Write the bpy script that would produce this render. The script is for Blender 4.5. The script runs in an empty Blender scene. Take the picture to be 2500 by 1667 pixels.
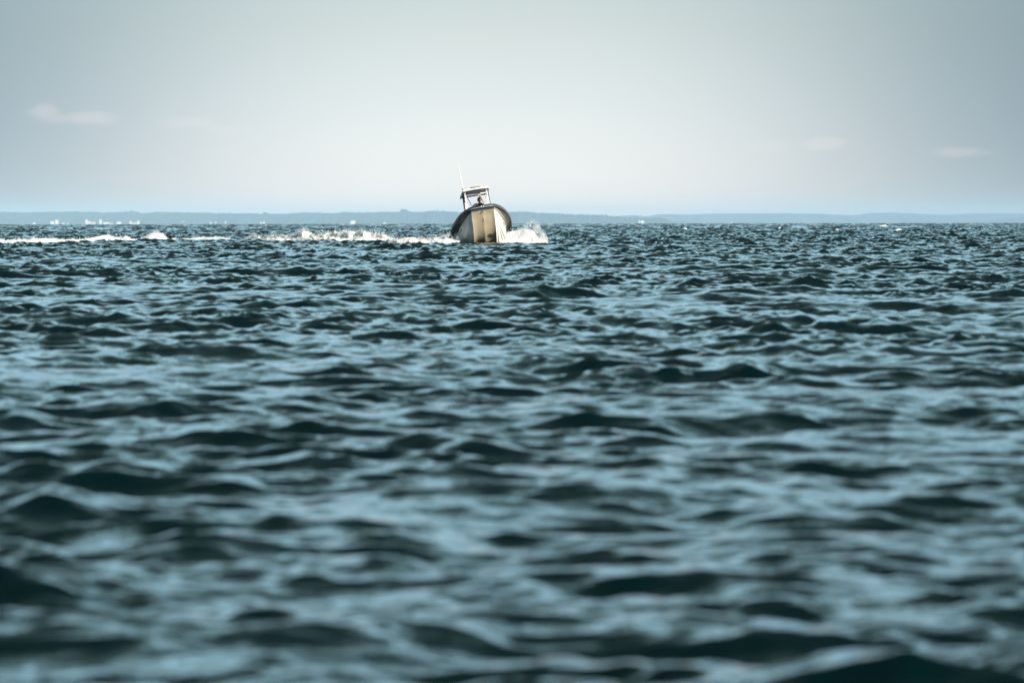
import bpy, bmesh, math, random
import numpy as np
from mathutils import Vector, Matrix, Euler

SC = bpy.context.scene
COL = SC.collection
R = math.radians
random.seed(7)

# ------------------------------------------------------------------ camera
F_PX = 13889.0            # focal length in pixels of the 2500 px wide photograph (200 mm on full frame)
CAM_H = 1.1
EYE_Y = 538.5             # photograph row of the true eye level (the sea horizon lies a little below it)
cam_d = bpy.data.cameras.new('camera')
cam_d.sensor_width = 36.0
cam_d.lens = 200.0
cam_d.clip_start = 0.5
cam_d.clip_end = 200000.0
cam_d.dof.use_dof = True
cam_d.dof.focus_distance = 235.0
cam_d.dof.aperture_fstop = 5.6
cam_d.dof.aperture_blades = 0
cam = bpy.data.objects.new('camera', cam_d)
COL.objects.link(cam)
pitch = math.atan((833.5 - EYE_Y) / F_PX)
cam.matrix_world = Matrix.Translation((0, 0, CAM_H)) @ Matrix.Rotation(R(90) - pitch, 4, 'X') @ Matrix.Rotation(R(-0.08), 4, 'Z')
SC.camera = cam

# ------------------------------------------------------------------ light
SUN_EL = R(19.0)
SUN_AZ = R(145.0)         # clockwise from the view direction (+Y): behind the camera, to its right
world = bpy.data.worlds.new('World')
SC.world = world
world.use_nodes = True
wn, wl = world.node_tree.nodes, world.node_tree.links
wn.clear()
w_out = wn.new('ShaderNodeOutputWorld')
w_bg = wn.new('ShaderNodeBackground')
w_sky = wn.new('ShaderNodeTexSky')
w_sky.sky_type = 'NISHITA'
w_sky.sun_disc = False
w_sky.sun_elevation = SUN_EL
w_sky.sun_rotation = SUN_AZ
w_sky.altitude = 0.0
w_sky.air_density = 1.0
w_sky.dust_density = 0.7
w_sky.ozone_density = 1.0
w_bg.inputs['Strength'].default_value = 0.108


def wmath(op, a, b=None, c=None):
    n = wn.new('ShaderNodeMath')
    n.operation = op
    for i, v in enumerate((a, b, c)):
        if v is None:
            continue
        if isinstance(v, (int, float)):
            n.inputs[i].default_value = v
        else:
            wl.new(v, n.inputs[i])
    return n.outputs[0]


w_tc = wn.new('ShaderNodeTexCoord')
w_sep = wn.new('ShaderNodeSeparateXYZ')
wl.new(w_tc.outputs['Generated'], w_sep.inputs[0])
az = wmath('MULTIPLY', wmath('ARCTAN2', w_sep.outputs[0], w_sep.outputs[1]), 57.29578)
el = wmath('MULTIPLY', wmath('ARCSINE', w_sep.outputs[2]), 57.29578)


def gauss(x, x0, sx, y, y0, sy):
    a = wmath('DIVIDE', wmath('SUBTRACT', x, x0), sx)
    b = wmath('DIVIDE', wmath('SUBTRACT', y, y0), sy)
    s = wmath('ADD', wmath('MULTIPLY', a, a), wmath('MULTIPLY', b, b))
    return wmath('EXPONENT', wmath('MULTIPLY', s, -1.0))


# the sky is looked up just above the horizon even where the sea's curve dips below it
w_cmb = wn.new('ShaderNodeCombineXYZ')
wl.new(w_sep.outputs[0], w_cmb.inputs[0])
wl.new(w_sep.outputs[1], w_cmb.inputs[1])
wl.new(wmath('MAXIMUM', w_sep.outputs[2], 0.035), w_cmb.inputs[2])
wl.new(w_cmb.outputs[0], w_sky.inputs[0])


def wmix(fac, a, b, mode='MIX'):
    n = wn.new('ShaderNodeMix')
    n.data_type = 'RGBA'
    n.blend_type = mode
    for i, v in ((0, fac), (6, a), (7, b)):
        if isinstance(v, (int, float, tuple)):
            n.inputs[i].default_value = v
        else:
            wl.new(v, n.inputs[i])
    return n.outputs[2]


# hazy summer sky: milky towards the horizon, teal-blue higher up
low = wmath('EXPONENT', wmath('MULTIPLY', wmath('ABSOLUTE', el), -1.0 / 5.5))
tint = wmix(low, (0.57, 0.51, 0.28, 1), (0.88, 1.03, 1.70, 1))
tint = wmix(wmath('EXPONENT', wmath('MULTIPLY', wmath('ABSOLUTE', el), -1.6)), tint, (1.30, 1.08, 1.30, 1))
graded = wmix(1.0, w_sky.outputs[0], tint, 'MULTIPLY')
# a broad bright veil straight ahead: lens corner darkening put into the sky
vx = wmath('DIVIDE', wmath('ABSOLUTE', wmath('SUBTRACT', az, -0.15)), 4.15)
vy = wmath('DIVIDE', wmath('SUBTRACT', el, 0.35), 2.6)
veil = wmath('EXPONENT', wmath('MULTIPLY', wmath('ADD', wmath('POWER', vx, 2.6), wmath('MULTIPLY', vy, vy)), -1.0))
gain = wmix(veil, (0.27, 0.335, 0.375, 1), (1.0, 0.95, 0.89, 1))
# an added bright band all round, above the view, to brighten the water's reflections
eb = wmath('DIVIDE', wmath('SUBTRACT', el, 10.5), 4.6)
band = wmath('ADD', wmath('MULTIPLY', wmath('EXPONENT', wmath('MULTIPLY', wmath('MULTIPLY', eb, eb), -1.0)), 6.7), wmath('ADD', wmath('MULTIPLY', wmath('MINIMUM', wmath('MAXIMUM', wmath('DIVIDE', wmath('SUBTRACT', el, 2.5), 4.0), 0.0), 1.0), 0.64), 1.0))
gained = wmix(1.0, graded, gain, 'MULTIPLY')
g2 = wn.new('ShaderNodeVectorMath')
g2.operation = 'SCALE'
wl.new(gained, g2.inputs[0])
wl.new(band, g2.inputs[3])
# faint small clouds low in the haze
w_noise = wn.new('ShaderNodeTexNoise')
w_noise.inputs['Scale'].default_value = 160.0
w_noise.inputs['Detail'].default_value = 5.0
w_noise.inputs['Roughness'].default_value = 0.55
w_map = wn.new('ShaderNodeMapping')
w_map.inputs['Scale'].default_value = (1, 1, 2.2)
wl.new(w_tc.outputs['Generated'], w_map.inputs[0])
wl.new(w_map.outputs[0], w_noise.inputs[0])
ln = wmath('MULTIPLY', wmath('SUBTRACT', w_noise.outputs['Fac'], 0.5), 3.4)


def px_dir(px, py):
    return math.degrees(math.atan((px - 1250) / F_PX)), math.degrees(math.atan((EYE_Y - py) / F_PX))


cloud = None
for cx, cy, sx, sy, amp in ((112, 273, 34, 17, 0.85), (155, 289, 55, 11, 0.6), (215, 288, 60, 17, 0.9),
                            (470, 300, 75, 16, 0.62), (545, 318, 60, 14, 0.5), (560, 365, 60, 10, 0.2),
                            (2015, 352, 62, 20, 0.8), (1890, 360, 60, 14, 0.5), (2350, 374, 68, 14, 0.7),
                            (1500, 400, 160, 20, 0.12), (330, 430, 150, 10, 0.15)):
    a0, e0 = px_dir(cx, cy)
    k = 57.3 / F_PX * 1.15
    g = gauss(az, a0, sx * k, el, e0, sy * k)
    g = wmath('MULTIPLY', wmath('MAXIMUM', wmath('MINIMUM', wmath('ADD', wmath('MULTIPLY', g, 2.2), wmath('SUBTRACT', ln, 0.75)), 1.0), 0.0), wmath('MULTIPLY', wmath('POWER', g, 0.35), amp))
    cloud = g if cloud is None else wmath('MAXIMUM', cloud, g)
sky_c = wmix(wmath('MULTIPLY', cloud, 0.30), g2.outputs[0], (6.9, 6.3, 5.8, 1))
wl.new(sky_c, w_bg.inputs['Color'])
wl.new(w_bg.outputs[0], w_out.inputs[0])

sun_d = bpy.data.lights.new('sun', 'SUN')
sun_d.energy = 5.0
sun_d.angle = R(0.53)
sun_d.color = (1.0, 0.92, 0.83)
sun = bpy.data.objects.new('sun', sun_d)
COL.objects.link(sun)
to_sun = Vector((math.sin(SUN_AZ) * math.cos(SUN_EL), math.cos(SUN_AZ) * math.cos(SUN_EL), math.sin(SUN_EL)))
sun.rotation_euler = to_sun.to_track_quat('Z', 'Y').to_euler()

SC.view_settings.view_transform = 'Standard'
SC.view_settings.look = 'None'
SC.view_settings.gamma = 1.0
SC.view_settings.use_curve_mapping = False
SC.view_settings.exposure = 0.34
SC.cycles.max_bounces = 8
SC.cycles.volume_bounces = 1
SC.cycles.use_denoising = True
SC.cycles.caustics_reflective = False
SC.cycles.caustics_refractive = False

# ------------------------------------------------------------------ helpers
EARTH = 6371000.0


def tag(o, label=None, cat=None, group=None, kind=None):
    if label:
        o['label'] = label
    if cat:
        o['category'] = cat
    if group:
        o['group'] = group
    if kind:
        o['kind'] = kind
    return o


def empty(name, loc=(0, 0, 0), rot=(0, 0, 0)):
    o = bpy.data.objects.new(name, None)
    o.empty_display_size = 0.3
    o.location = loc
    o.rotation_euler = rot
    COL.objects.link(o)
    return o


def mesh_obj(name, verts, faces, mat, parent=None, smooth=False):
    me = bpy.data.meshes.new(name)
    me.from_pydata([tuple(v) for v in verts], [], [tuple(f) for f in faces])
    me.update()
    if smooth:
        me.shade_smooth()
    if mat:
        me.materials.append(mat)
    o = bpy.data.objects.new(name, me)
    COL.objects.link(o)
    if parent:
        o.parent = parent
    return o


def np_mesh(name, co, loops, starts, mat, smooth=True):
    me = bpy.data.meshes.new(name)
    me.vertices.add(len(co))
    me.vertices.foreach_set('co', np.ascontiguousarray(co, dtype=np.float32).ravel())
    me.loops.add(len(loops))
    me.loops.foreach_set('vertex_index', np.ascontiguousarray(loops, dtype=np.int32))
    me.polygons.add(len(starts))
    me.polygons.foreach_set('loop_start', np.ascontiguousarray(starts, dtype=np.int32))
    me.polygons.foreach_set('use_smooth', np.full(len(starts), smooth))
    me.update(calc_edges=True)
    if mat:
        me.materials.append(mat)
    o = bpy.data.objects.new(name, me)
    COL.objects.link(o)
    return o


def material(name, color, rough=0.5, spec=0.5, metallic=0.0, noise=0.0, nscale=6.0, bump=0.0, coat=0.0):
    m = bpy.data.materials.new(name)
    m.use_nodes = True
    nt = m.node_tree
    p = nt.nodes['Principled BSDF']
    p.inputs['Roughness'].default_value = rough
    p.inputs['Metallic'].default_value = metallic
    p.inputs['Specular IOR Level'].default_value = spec
    p.inputs['Coat Weight'].default_value = coat
    tc = nt.nodes.new('ShaderNodeTexCoord')
    nz = nt.nodes.new('ShaderNodeTexNoise')
    nz.inputs['Scale'].default_value = nscale
    nz.inputs['Detail'].default_value = 5
    nt.links.new(tc.outputs['Object'], nz.inputs['Vector'])
    mx = nt.nodes.new('ShaderNodeMix')
    mx.data_type = 'RGBA'
    nt.links.new(nz.outputs['Fac'], mx.inputs[0])
    mx.inputs[6].default_value = tuple(c * (1 - noise) for c in color) + (1,)
    mx.inputs[7].default_value = tuple(min(1, c * (1 + noise)) for c in color) + (1,)
    nt.links.new(mx.outputs[2], p.inputs['Base Color'])
    if bump:
        b = nt.nodes.new('ShaderNodeBump')
        b.inputs['Strength'].default_value = 1.0
        b.inputs['Distance'].default_value = bump
        nt.links.new(nz.outputs['Fac'], b.inputs['Height'])
        nt.links.new(b.outputs[0], p.inputs['Normal'])
    return m
SEA_PEAK, SEA_ALPHA, SEA_SEED = 4.0, 0.0175, 11
WATER_BUMP = 1.4
BOAT_X, BOAT_Y = -1.32, 250.0
HAZE_D = 5.1e-5
HAZE_C = (0.445, 0.69, 0.92, 1)

# ------------------------------------------------------------------ sea surface
def wave_tile(N, L, wl_min, wl_max, wl_peak, alpha, gamma, heading, spread, seed):
    """One square of a wind sea as height and sideways motion, summed from a directional spectrum."""
    rng = np.random.default_rng(seed)
    k1 = np.fft.fftfreq(N, 1.0 / N) * 2 * np.pi / L
    kx, ky = np.meshgrid(k1, k1)
    k = np.hypot(kx, ky)
    k[0, 0] = 1.0
    kp = 2 * np.pi / wl_peak
    S = alpha / 2 * k ** -4 * np.exp(-1.25 * (kp / k) ** 2)
    S *= 1 + 0.15 * np.exp(-(np.log(k * 1.15 / (2 * np.pi)) / 0.55) ** 2)
    S += 7e-4 * np.exp(-(np.log(k * 9.0 / (2 * np.pi)) / 0.25) ** 2)
    sig = np.where(k < kp, 0.07, 0.09)
    S *= gamma ** np.exp(-((np.sqrt(k / kp) - 1) ** 2) / (2 * sig ** 2))
    th = np.arctan2(ky, kx) - heading
    s = np.clip(spread * (k / kp) ** -0.45, 1.2, 20)
    G = np.abs(np.cos(th / 2)) ** (2 * s)
    t = np.linspace(-np.pi, np.pi, 721)
    ss = np.linspace(1.2, 20, 40)
    norm = np.array([np.sum(np.abs(np.cos(t / 2)) ** (2 * q)) * (t[1] - t[0]) for q in ss])
    G /= np.interp(s, ss, norm)
    S *= G
    S[(k < 2 * np.pi / wl_max) | (k >= 2 * np.pi / wl_min)] = 0
    S[0, 0] = 0
    dk = 2 * np.pi / L
    a = np.sqrt(2 * S) * dk * (rng.standard_normal((N, N)) + 1j * rng.standard_normal((N, N))) / np.sqrt(2)
    h = np.fft.ifft2(a).real * N * N
    dx = np.fft.ifft2(1j * kx / k * a).real * N * N
    dy = np.fft.ifft2(1j * ky / k * a).real * N * N
    return np.stack([h, dx, dy], -1).astype(np.float32)


HEAD = R(-90 + 16)        # the sea runs towards the camera and a little to its right
TILES = [
    (wave_tile(1280, 96.0, 1.1, 60.0, SEA_PEAK, SEA_ALPHA, 1.5, HEAD, 9.0, SEA_SEED), 96.0, 0.0),
    (wave_tile(1024, 27.0, 0.11, 1.1, SEA_PEAK, SEA_ALPHA * 2.6, 2.0, HEAD - R(23), 7.0, SEA_SEED + 1), 27.0, R(23)),
]
CHOP = 0.7


def sample(tile, L, x, y):
    N = tile.shape[0]
    u = (x / L * N) % N
    v = (y / L * N) % N
    i = np.floor(u).astype(np.int32)
    j = np.floor(v).astype(np.int32)
    fu = (u - i)[..., None].astype(np.float32)
    fv = (v - j)[..., None].astype(np.float32)
    i %= N
    j %= N
    i1 = (i + 1) % N
    j1 = (j + 1) % N
    return (tile[j, i] * (1 - fu) + tile[j, i1] * fu) * (1 - fv) + (tile[j1, i] * (1 - fu) + tile[j1, i1] * fu) * fv


def boat_swell(x, y):
    """The water the hull pushes about: a low mound under the bow, a hollow beside and behind."""
    d = ((x - BOAT_X) / 3.4) ** 2 + ((y - (BOAT_Y - 3.0)) / 3.0) ** 2
    z = 0.10 * np.exp(-d)
    return z


def sea(x, y):
    x = np.asarray(x, dtype=np.float64)
    y = np.asarray(y, dtype=np.float64)
    z = np.zeros_like(x)
    ox = np.zeros_like(x)
    oy = np.zeros_like(x)
    # cat's paws: patches a few metres across where the ripples stand higher or lie down
    gust = 1 + 0.34 * np.sin(x * 0.83 + 1.3 * np.sin(y * 0.31) + 1.0) * np.sin(y * 0.47 + 1.7 * np.sin(x * 0.37 + 2.0)) \
        + 0.2 * np.sin(x * 0.21 + y * 0.13 + 0.7)
    # rougher out in the open, away from the sheltered near water
    far_ = 0.84 + 0.16 * np.clip((np.hypot(x, y) - 15) / 40, 0, 1) + 0.75 * np.clip((np.hypot(x, y) - 60) / 260, 0, 1)
    for tile, L, rot in TILES:
        c, s = math.cos(rot), math.sin(rot)
        q = sample(tile, L, x * c - y * s + 11.3, x * s + y * c + 5.7)
        g = (gust if rot else 1.0) * far_
        z += q[..., 0] * g
        qx, qy = q[..., 1] * g, q[..., 2] * g
        ox += qx * c + qy * s
        oy += -qx * s + qy * c
    # calmer right under the hull so that water does not stand inside the boat
    r2 = x * x + y * y
    z = z + boat_swell(x, y) - r2 / (2 * EARTH)
    return x + CHOP * ox, y + CHOP * oy, z


def build_sea():
    def rows(r0, r1, d0, d1):
        out = [r0]
        while out[-1] < r1:
            t = (out[-1] - r0) / (r1 - r0)
            out.append(out[-1] + d0 + (d1 - d0) * t)
        out[-1] = r1
        return out
    near = rows(8.5, 40, 0.032, 0.055)
    mid = rows(40, 150, 0.11, 0.20) + rows(150, 400, 0.22, 0.42)[1:]
    # far off, each picture row takes in many waves: full waves in belts, plain water between them
    r = 400.0
    far, belt = [], []
    while r < 5000:
        period = max(13.0, r * r / (CAM_H * 5690) * 0.62)
        for k in range(30):
            r += 0.42
            far.append(r)
            belt.append(1.0)
        gap = period - 12.6
        if gap > 1:
            for t in (0.06, 0.5, 0.94):
                far.append(r + gap * t)
                belt.append(0.0)
            r += gap
    far.append(5300.0)
    belt.append(0.0)
    blocks = [(np.array(near), 300), (np.array([40.0] + mid[1:] + far), 600)]
    cos_, loops, starts = [], [], []
    base, lp = 0, 0
    grids = []
    for rr, nc in blocks:
        t = np.linspace(-1, 1, nc + 1)
        half = 2.2 + 0.112 * rr
        X = half[:, None] * t[None, :]
        Y = np.repeat(rr[:, None], nc + 1, 1)
        grids.append((X, Y))
    # the shared row lies on the coarse block's points
    allco = []
    offs = []
    for X, Y in grids:
        px, py, pz = sea(X, Y)
        if len(X) > len(near) + 5:
            w = np.ones(len(X))
            w[-len(belt):] = belt
            w = w[:, None]
            flat = -(X ** 2 + Y ** 2) / (2 * EARTH) - 0.16
            px, py, pz = X + (px - X) * w, Y + (py - Y) * w, flat + (pz - flat) * w
        offs.append(base)
        base += X.size
        allco.append(np.stack([px, py, pz], -1).reshape(-1, 3))
    n_rows0, n_c0 = grids[0][0].shape
    n_rows1, n_c1 = grids[1][0].shape
    # block 0: all rows but its last strip as quads
    def quads(off, nr, nc):
        i = np.arange(nr - 1)[:, None] * nc + np.arange(nc - 1)[None, :] + off
        i = i.ravel()
        return np.stack([i, i + 1, i + nc + 1, i + nc], -1)
    q0 = quads(offs[0], n_rows0 - 1, n_c0)
    q1 = quads(offs[1], n_rows1, n_c1)
    lo = offs[0] + (n_rows0 - 2) * n_c0
    hi = offs[1]
    c = np.arange(n_c0 - 1)
    pent = np.stack([lo + c, lo + c + 1, hi + 2 * c + 2, hi + 2 * c + 1, hi + 2 * c], -1)
    # wide calm-looking sheet far to both sides, in front and beyond
    co = np.concatenate(allco)
    ang = np.linspace(0, 2 * np.pi, 145)[:-1]
    rad = np.geomspace(3, 29000, 60)
    AX, AR = np.meshgrid(ang, rad)
    dx, dy = AR * np.sin(AX), AR * np.cos(AX)
    inside = (np.abs(dx) < 2.2 + 0.112 * AR) & (dy > 0)
    zz = -AR ** 2 / (2 * EARTH) - 0.55 - AR * 0.0002
    disc = np.stack([dx, dy, zz], -1).reshape(-1, 3)
    o2 = len(co)
    na = len(ang)
    i = (np.arange(len(rad) - 1)[:, None] * na + np.arange(na)[None, :]).ravel()
    j = (np.arange(len(rad) - 1)[:, None] * na + (np.arange(na)[None, :] + 1) % na).ravel()
    qd = np.stack([j, i, i + na, j + na], -1) + o2
    co = np.concatenate([co, disc])
    Q = np.concatenate([q0, q1, qd])
    loops = np.concatenate([Q.ravel(), pent.ravel()])
    starts = np.concatenate([np.arange(len(Q)) * 4, len(Q) * 4 + np.arange(len(pent)) * 5])
    return np_mesh('water', co, loops, starts, M_WATER)


M_WATER = bpy.data.materials.new('sea_water')
M_WATER.use_nodes = True
nt = M_WATER.node_tree
p = nt.nodes['Principled BSDF']
p.inputs['Base Color'].default_value = (0.0006, 0.009, 0.011, 1)
p.inputs['Roughness'].default_value = 0.045
p.inputs['IOR'].default_value = 1.333
tc = nt.nodes.new('ShaderNodeTexCoord')
acc = None
for sc_, dist, asp in ((2.6, 0.017, 0.6), (8.0, 0.0075, 0.65), (21.0, 0.0024, 0.7)):
    mp = nt.nodes.new('ShaderNodeMapping')
    mp.inputs['Scale'].default_value = (asp, 1, 1)
    mp.inputs['Rotation'].default_value = (0, 0, R(12 if sc_ < 5 else -18))
    nt.links.new(tc.outputs['Object'], mp.inputs[0])
    nz = nt.nodes.new('ShaderNodeTexNoise')
    nz.inputs['Scale'].default_value = sc_
    nz.inputs['Detail'].default_value = 3
    nz.inputs['Roughness'].default_value = 0.55
    nz.inputs['Distortion'].default_value = 0.4
    nt.links.new(mp.outputs[0], nz.inputs[0])
    b = nt.nodes.new('ShaderNodeBump')
    b.inputs['Strength'].default_value = 1.0
    b.inputs['Distance'].default_value = dist * WATER_BUMP
    nt.links.new(nz.outputs['Fac'], b.inputs['Height'])
    if acc:
        nt.links.new(acc, b.inputs['Normal'])
    acc = b.outputs[0]
nt.links.new(acc, p.inputs['Normal'])
water = build_sea()
tag(water, kind='structure')
water['label'] = 'dark teal choppy sea reaching to the horizon'

# ------------------------------------------------------------------ air
M_HAZE = bpy.data.materials.new('pale_air')
M_HAZE.use_nodes = True
nt = M_HAZE.node_tree
nt.nodes.clear()
o_ = nt.nodes.new('ShaderNodeOutputMaterial')
v_ = nt.nodes.new('ShaderNodeVolumePrincipled')
v_.inputs['Density'].default_value = HAZE_D
v_.inputs['Color'].default_value = HAZE_C
v_.inputs['Anisotropy'].default_value = -0.3
nt.links.new(v_.outputs[0], o_.inputs['Volume'])
hx, hy0, hy1, hz0, hz1 = 15000, -2000, 29600, -90, 60
hv = [(x, y, z) for z in (hz0, hz1) for y in (hy0, hy1) for x in (-hx, hx)]
hf = [(0, 2, 3, 1), (4, 5, 7, 6), (0, 1, 5, 4), (2, 6, 7, 3), (0, 4, 6, 2), (1, 3, 7, 5)]
haze = mesh_obj('haze', hv, hf, M_HAZE)
tag(haze, 'pale summer haze hanging over the sea', None, None, 'stuff')

# ------------------------------------------------------------------ the coast beyond the water
def lattice_noise(x, y, seed, z=None):
    """Smooth value noise in about -1..1."""
    x = np.asarray(x, float)
    y = np.asarray(y, float)
    rng = np.random.default_rng(seed)
    T = rng.uniform(-1, 1, (64, 64, 8)).astype(np.float32)
    zz = np.zeros_like(x) if z is None else np.asarray(z, float)
    i, j, k = np.floor(x).astype(int), np.floor(y).astype(int), np.floor(zz).astype(int)
    fx, fy, fz = x - i, y - j, zz - k
    fx, fy, fz = [f * f * (3 - 2 * f) for f in (fx, fy, fz)]
    g = lambda a, b, c: T[(i + a) % 64, (j + b) % 64, (k + c) % 8]
    lx0 = (g(0, 0, 0) * (1 - fx) + g(1, 0, 0) * fx) * (1 - fy) + (g(0, 1, 0) * (1 - fx) + g(1, 1, 0) * fx) * fy
    if z is None:
        return lx0
    lx1 = (g(0, 0, 1) * (1 - fx) + g(1, 0, 1) * fx) * (1 - fy) + (g(0, 1, 1) * (1 - fx) + g(1, 1, 1) * fx) * fy
    return lx0 * (1 - fz) + lx1 * fz


def fbm(x, y, seed, octaves=4, z=None):
    s, a, f = 0, 1.0, 1.0
    for o in range(octaves):
        s = s + a * lattice_noise(np.asarray(x) * f, np.asarray(y) * f, seed + o, None if z is None else np.asarray(z) * f)
        a *= 0.5
        f *= 2.03
    return s


HOR_X = [0, 600, 1250, 1850, 2500]
HOR_Y = [544.5, 547.0, 547.6, 545.8, 540.5]


def photo_z(px, py, dist):
    """Height of a photograph point seen at a distance (the photograph's horizon bows a little)."""
    off = np.interp(px, HOR_X, HOR_Y) - py
    return CAM_H + (EYE_Y - (547.0 - off)) / F_PX * dist


def photo_x(px, dist):
    return (np.asarray(px) - 1250.0) / F_PX * dist


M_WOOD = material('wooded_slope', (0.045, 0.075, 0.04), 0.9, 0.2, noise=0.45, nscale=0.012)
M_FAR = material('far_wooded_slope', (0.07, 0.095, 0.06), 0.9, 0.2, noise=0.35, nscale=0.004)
COAST = [(-260, 512), (-120, 515), (0, 514), (25, 514.3), (76, 516.5), (128, 514.4), (191, 514), (242, 517), (306, 515.7),
         (324, 514.6), (349, 520), (383, 516), (446, 517.8), (510, 519.5), (550, 520), (600, 521), (639, 522), (700, 522),
         (741, 519), (780, 519.5), (805, 521), (843, 518.5), (907, 519.5), (971, 517.8), (986, 514), (1007, 518),
         (1035, 517.8), (1050, 515.6), (1086, 516.5), (1121, 519), (1180, 520), (1244, 519), (1282, 517.8), (1320, 520.6),
         (1360, 522), (1403, 524.6), (1480, 526), (1492, 529), (1531, 532), (1551, 530), (1571, 533.6), (1605, 532),
         (1620, 534), (1638, 541), (1645, 549)]
FARC = [(1380, 540), (1480, 529), (1518, 527.5), (1551, 526), (1574, 528.5), (1607, 524), (1633, 523), (1684, 524), (1722, 522),
        (1786, 520.5), (1850, 521), (1960, 520), (2057, 523.7), (2099, 523.5), (2140, 518), (2182, 516.8), (2237, 520),
        (2306, 521.5), (2361, 518), (2458, 516), (2500, 518), (2640, 515), (2800, 520)]
SPIT = [(1641, 549), (1646, 540), (1655, 538.6), (1673, 540.5), (1680, 543), (1686, 540.5), (1700, 541.5), (1709, 541), (1730, 543.5),
        (1780, 542.5), (1806, 541), (1825, 540.5), (1842, 538.5), (1855, 540), (1875, 543), (1900, 549)]
POINT = [(2352, 549), (2372, 540), (2392, 537.5), (2410, 536.5), (2436, 534.5), (2450, 534), (2472, 530), (2486, 525.5), (2500, 523.7),
         (2560, 520), (2700, 516), (2860, 519)]


def headland(name, prof, dist, depth, step, rough, seed, mat):
    xs = np.array([a for a, b in prof], float)
    ys = np.array([b for a, b in prof], float)
    px = np.arange(xs[0], xs[-1] + step, step)
    top = np.interp(px, xs, ys)
    n = fbm(px * 0.19, px * 0 + 3.3, seed, 3) * 0.55 + np.abs(lattice_noise(px * 0.45, px * 0, seed + 9)) * 0.9
    top = top - n * rough
    ztop = photo_z(px, top, dist)
    base = -dist ** 2 / (2 * EARTH) - 6
    ts = np.array([0.0, 0.03, 0.10, 0.22, 0.38, 0.55, 0.75, 1.0, 1.25, 1.7, 2.4])
    hs = np.array([0.0, 0.22, 0.42, 0.58, 0.72, 0.84, 0.94, 1.0, 0.97, 0.8, 0.0])
    PX, T = np.meshgrid(px, ts)
    Y = dist + (T - 1.0) * depth + fbm(PX * 0.02, T * 0 + 1, seed + 5, 3) * depth * 0.25 * (1 - np.abs(T - 1) * 0.4).clip(0, 1)
    X = photo_x(PX, dist) + fbm(PX * 0.3, T * 9, seed + 3, 2) * 3
    H = np.interp(T, ts, hs)
    Z = base + (ztop[None, :] - base) * H + fbm(PX * 0.35, T * 11, seed + 7, 3) * 3.2 * rough * (H * (1 - np.abs(H - 0.5))).clip(0, 1) * (T != 1.0)
    co = np.stack([X, Y, Z], -1).reshape(-1, 3)
    nc = len(px)
    i = (np.arange(len(ts) - 1)[:, None] * nc + np.arange(nc - 1)[None, :]).ravel()
    q = np.stack([i, i + 1, i + nc + 1, i + nc], -1)
    o = np_mesh(name, co, q.ravel(), np.arange(len(q)) * 4, mat, smooth=False)
    tag(o, None, None, None, 'structure')
    return o


COAST_D = 20000.0
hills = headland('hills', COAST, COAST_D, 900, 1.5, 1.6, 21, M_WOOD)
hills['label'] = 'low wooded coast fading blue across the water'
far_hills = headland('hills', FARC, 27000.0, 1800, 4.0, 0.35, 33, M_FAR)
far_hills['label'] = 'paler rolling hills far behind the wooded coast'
spit = headland('hills', SPIT, 24000.0, 300, 1.2, 0.7, 44, M_WOOD)
spit['label'] = 'flat wooded spit beyond the end of the coast'
point = headland('hills', POINT, 24000.0, 700, 1.5, 0.9, 55, M_WOOD)
point['label'] = 'tree covered point at the right edge'

# single trees that stand up from the ridge
M_LEAF = material('far_leaves', (0.04, 0.07, 0.035), 0.9, 0.2, noise=0.4, nscale=0.4)
M_BARK = material('far_bark', (0.09, 0.07, 0.05), 0.9, 0.2, noise=0.2, nscale=1.0)


def make_tree(px, ytop, wpx, dist, seed, label, profile):
    rnd = random.Random(seed)
    yb = float(np.interp(px, [a for a, b in profile], [b for a, b in profile])) + 1.0
    zb = float(photo_z(px, yb, dist)) - 4
    zt = float(photo_z(px, ytop, dist))
    h = zt - zb
    w = wpx / F_PX * dist
    t = empty('tree', (float(photo_x(px, dist)), dist - 15, zb))
    tag(t, label, 'tree', 'single trees along the far ridge')
    v, f = [], []
    for k in range(7):
        a = k / 6
        rr = 0.05 * h * (1 - 0.7 * a)
        for q in range(6):
            v.append((rr * math.cos(q * 1.047), rr * math.sin(q * 1.047), h * 0.7 * a))
    for k in range(6):
        for q in range(6):
            f.append((k * 6 + q, k * 6 + (q + 1) % 6, k * 6 + 6 + (q + 1) % 6, k * 6 + 6 + q))
    mesh_obj('trunk', v, f, M_BARK, t)
    v, f = [], []
    for _ in range(420):
        # leaf clumps spread through a lumpy crown
        a, b = rnd.uniform(0, 6.283), math.acos(rnd.uniform(-1, 1))
        rr = rnd.uniform(0.55, 1.0) * (1 + 0.22 * math.sin(3 * a + seed) * math.sin(2 * b))
        c = Vector((math.cos(a) * math.sin(b) * w * 0.5 * rr, math.sin(a) * math.sin(b) * w * 0.5 * rr, h * 0.66 + math.cos(b) * h * 0.34 * rr))
        s = w * 0.075
        i = len(v)
        for q in range(3):
            v.append(c + Vector((rnd.gauss(0, s), rnd.gauss(0, s), rnd.gauss(0, s))))
        f.append((i, i + 1, i + 2))
    mesh_obj('crown', v, f, M_LEAF, t)


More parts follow.
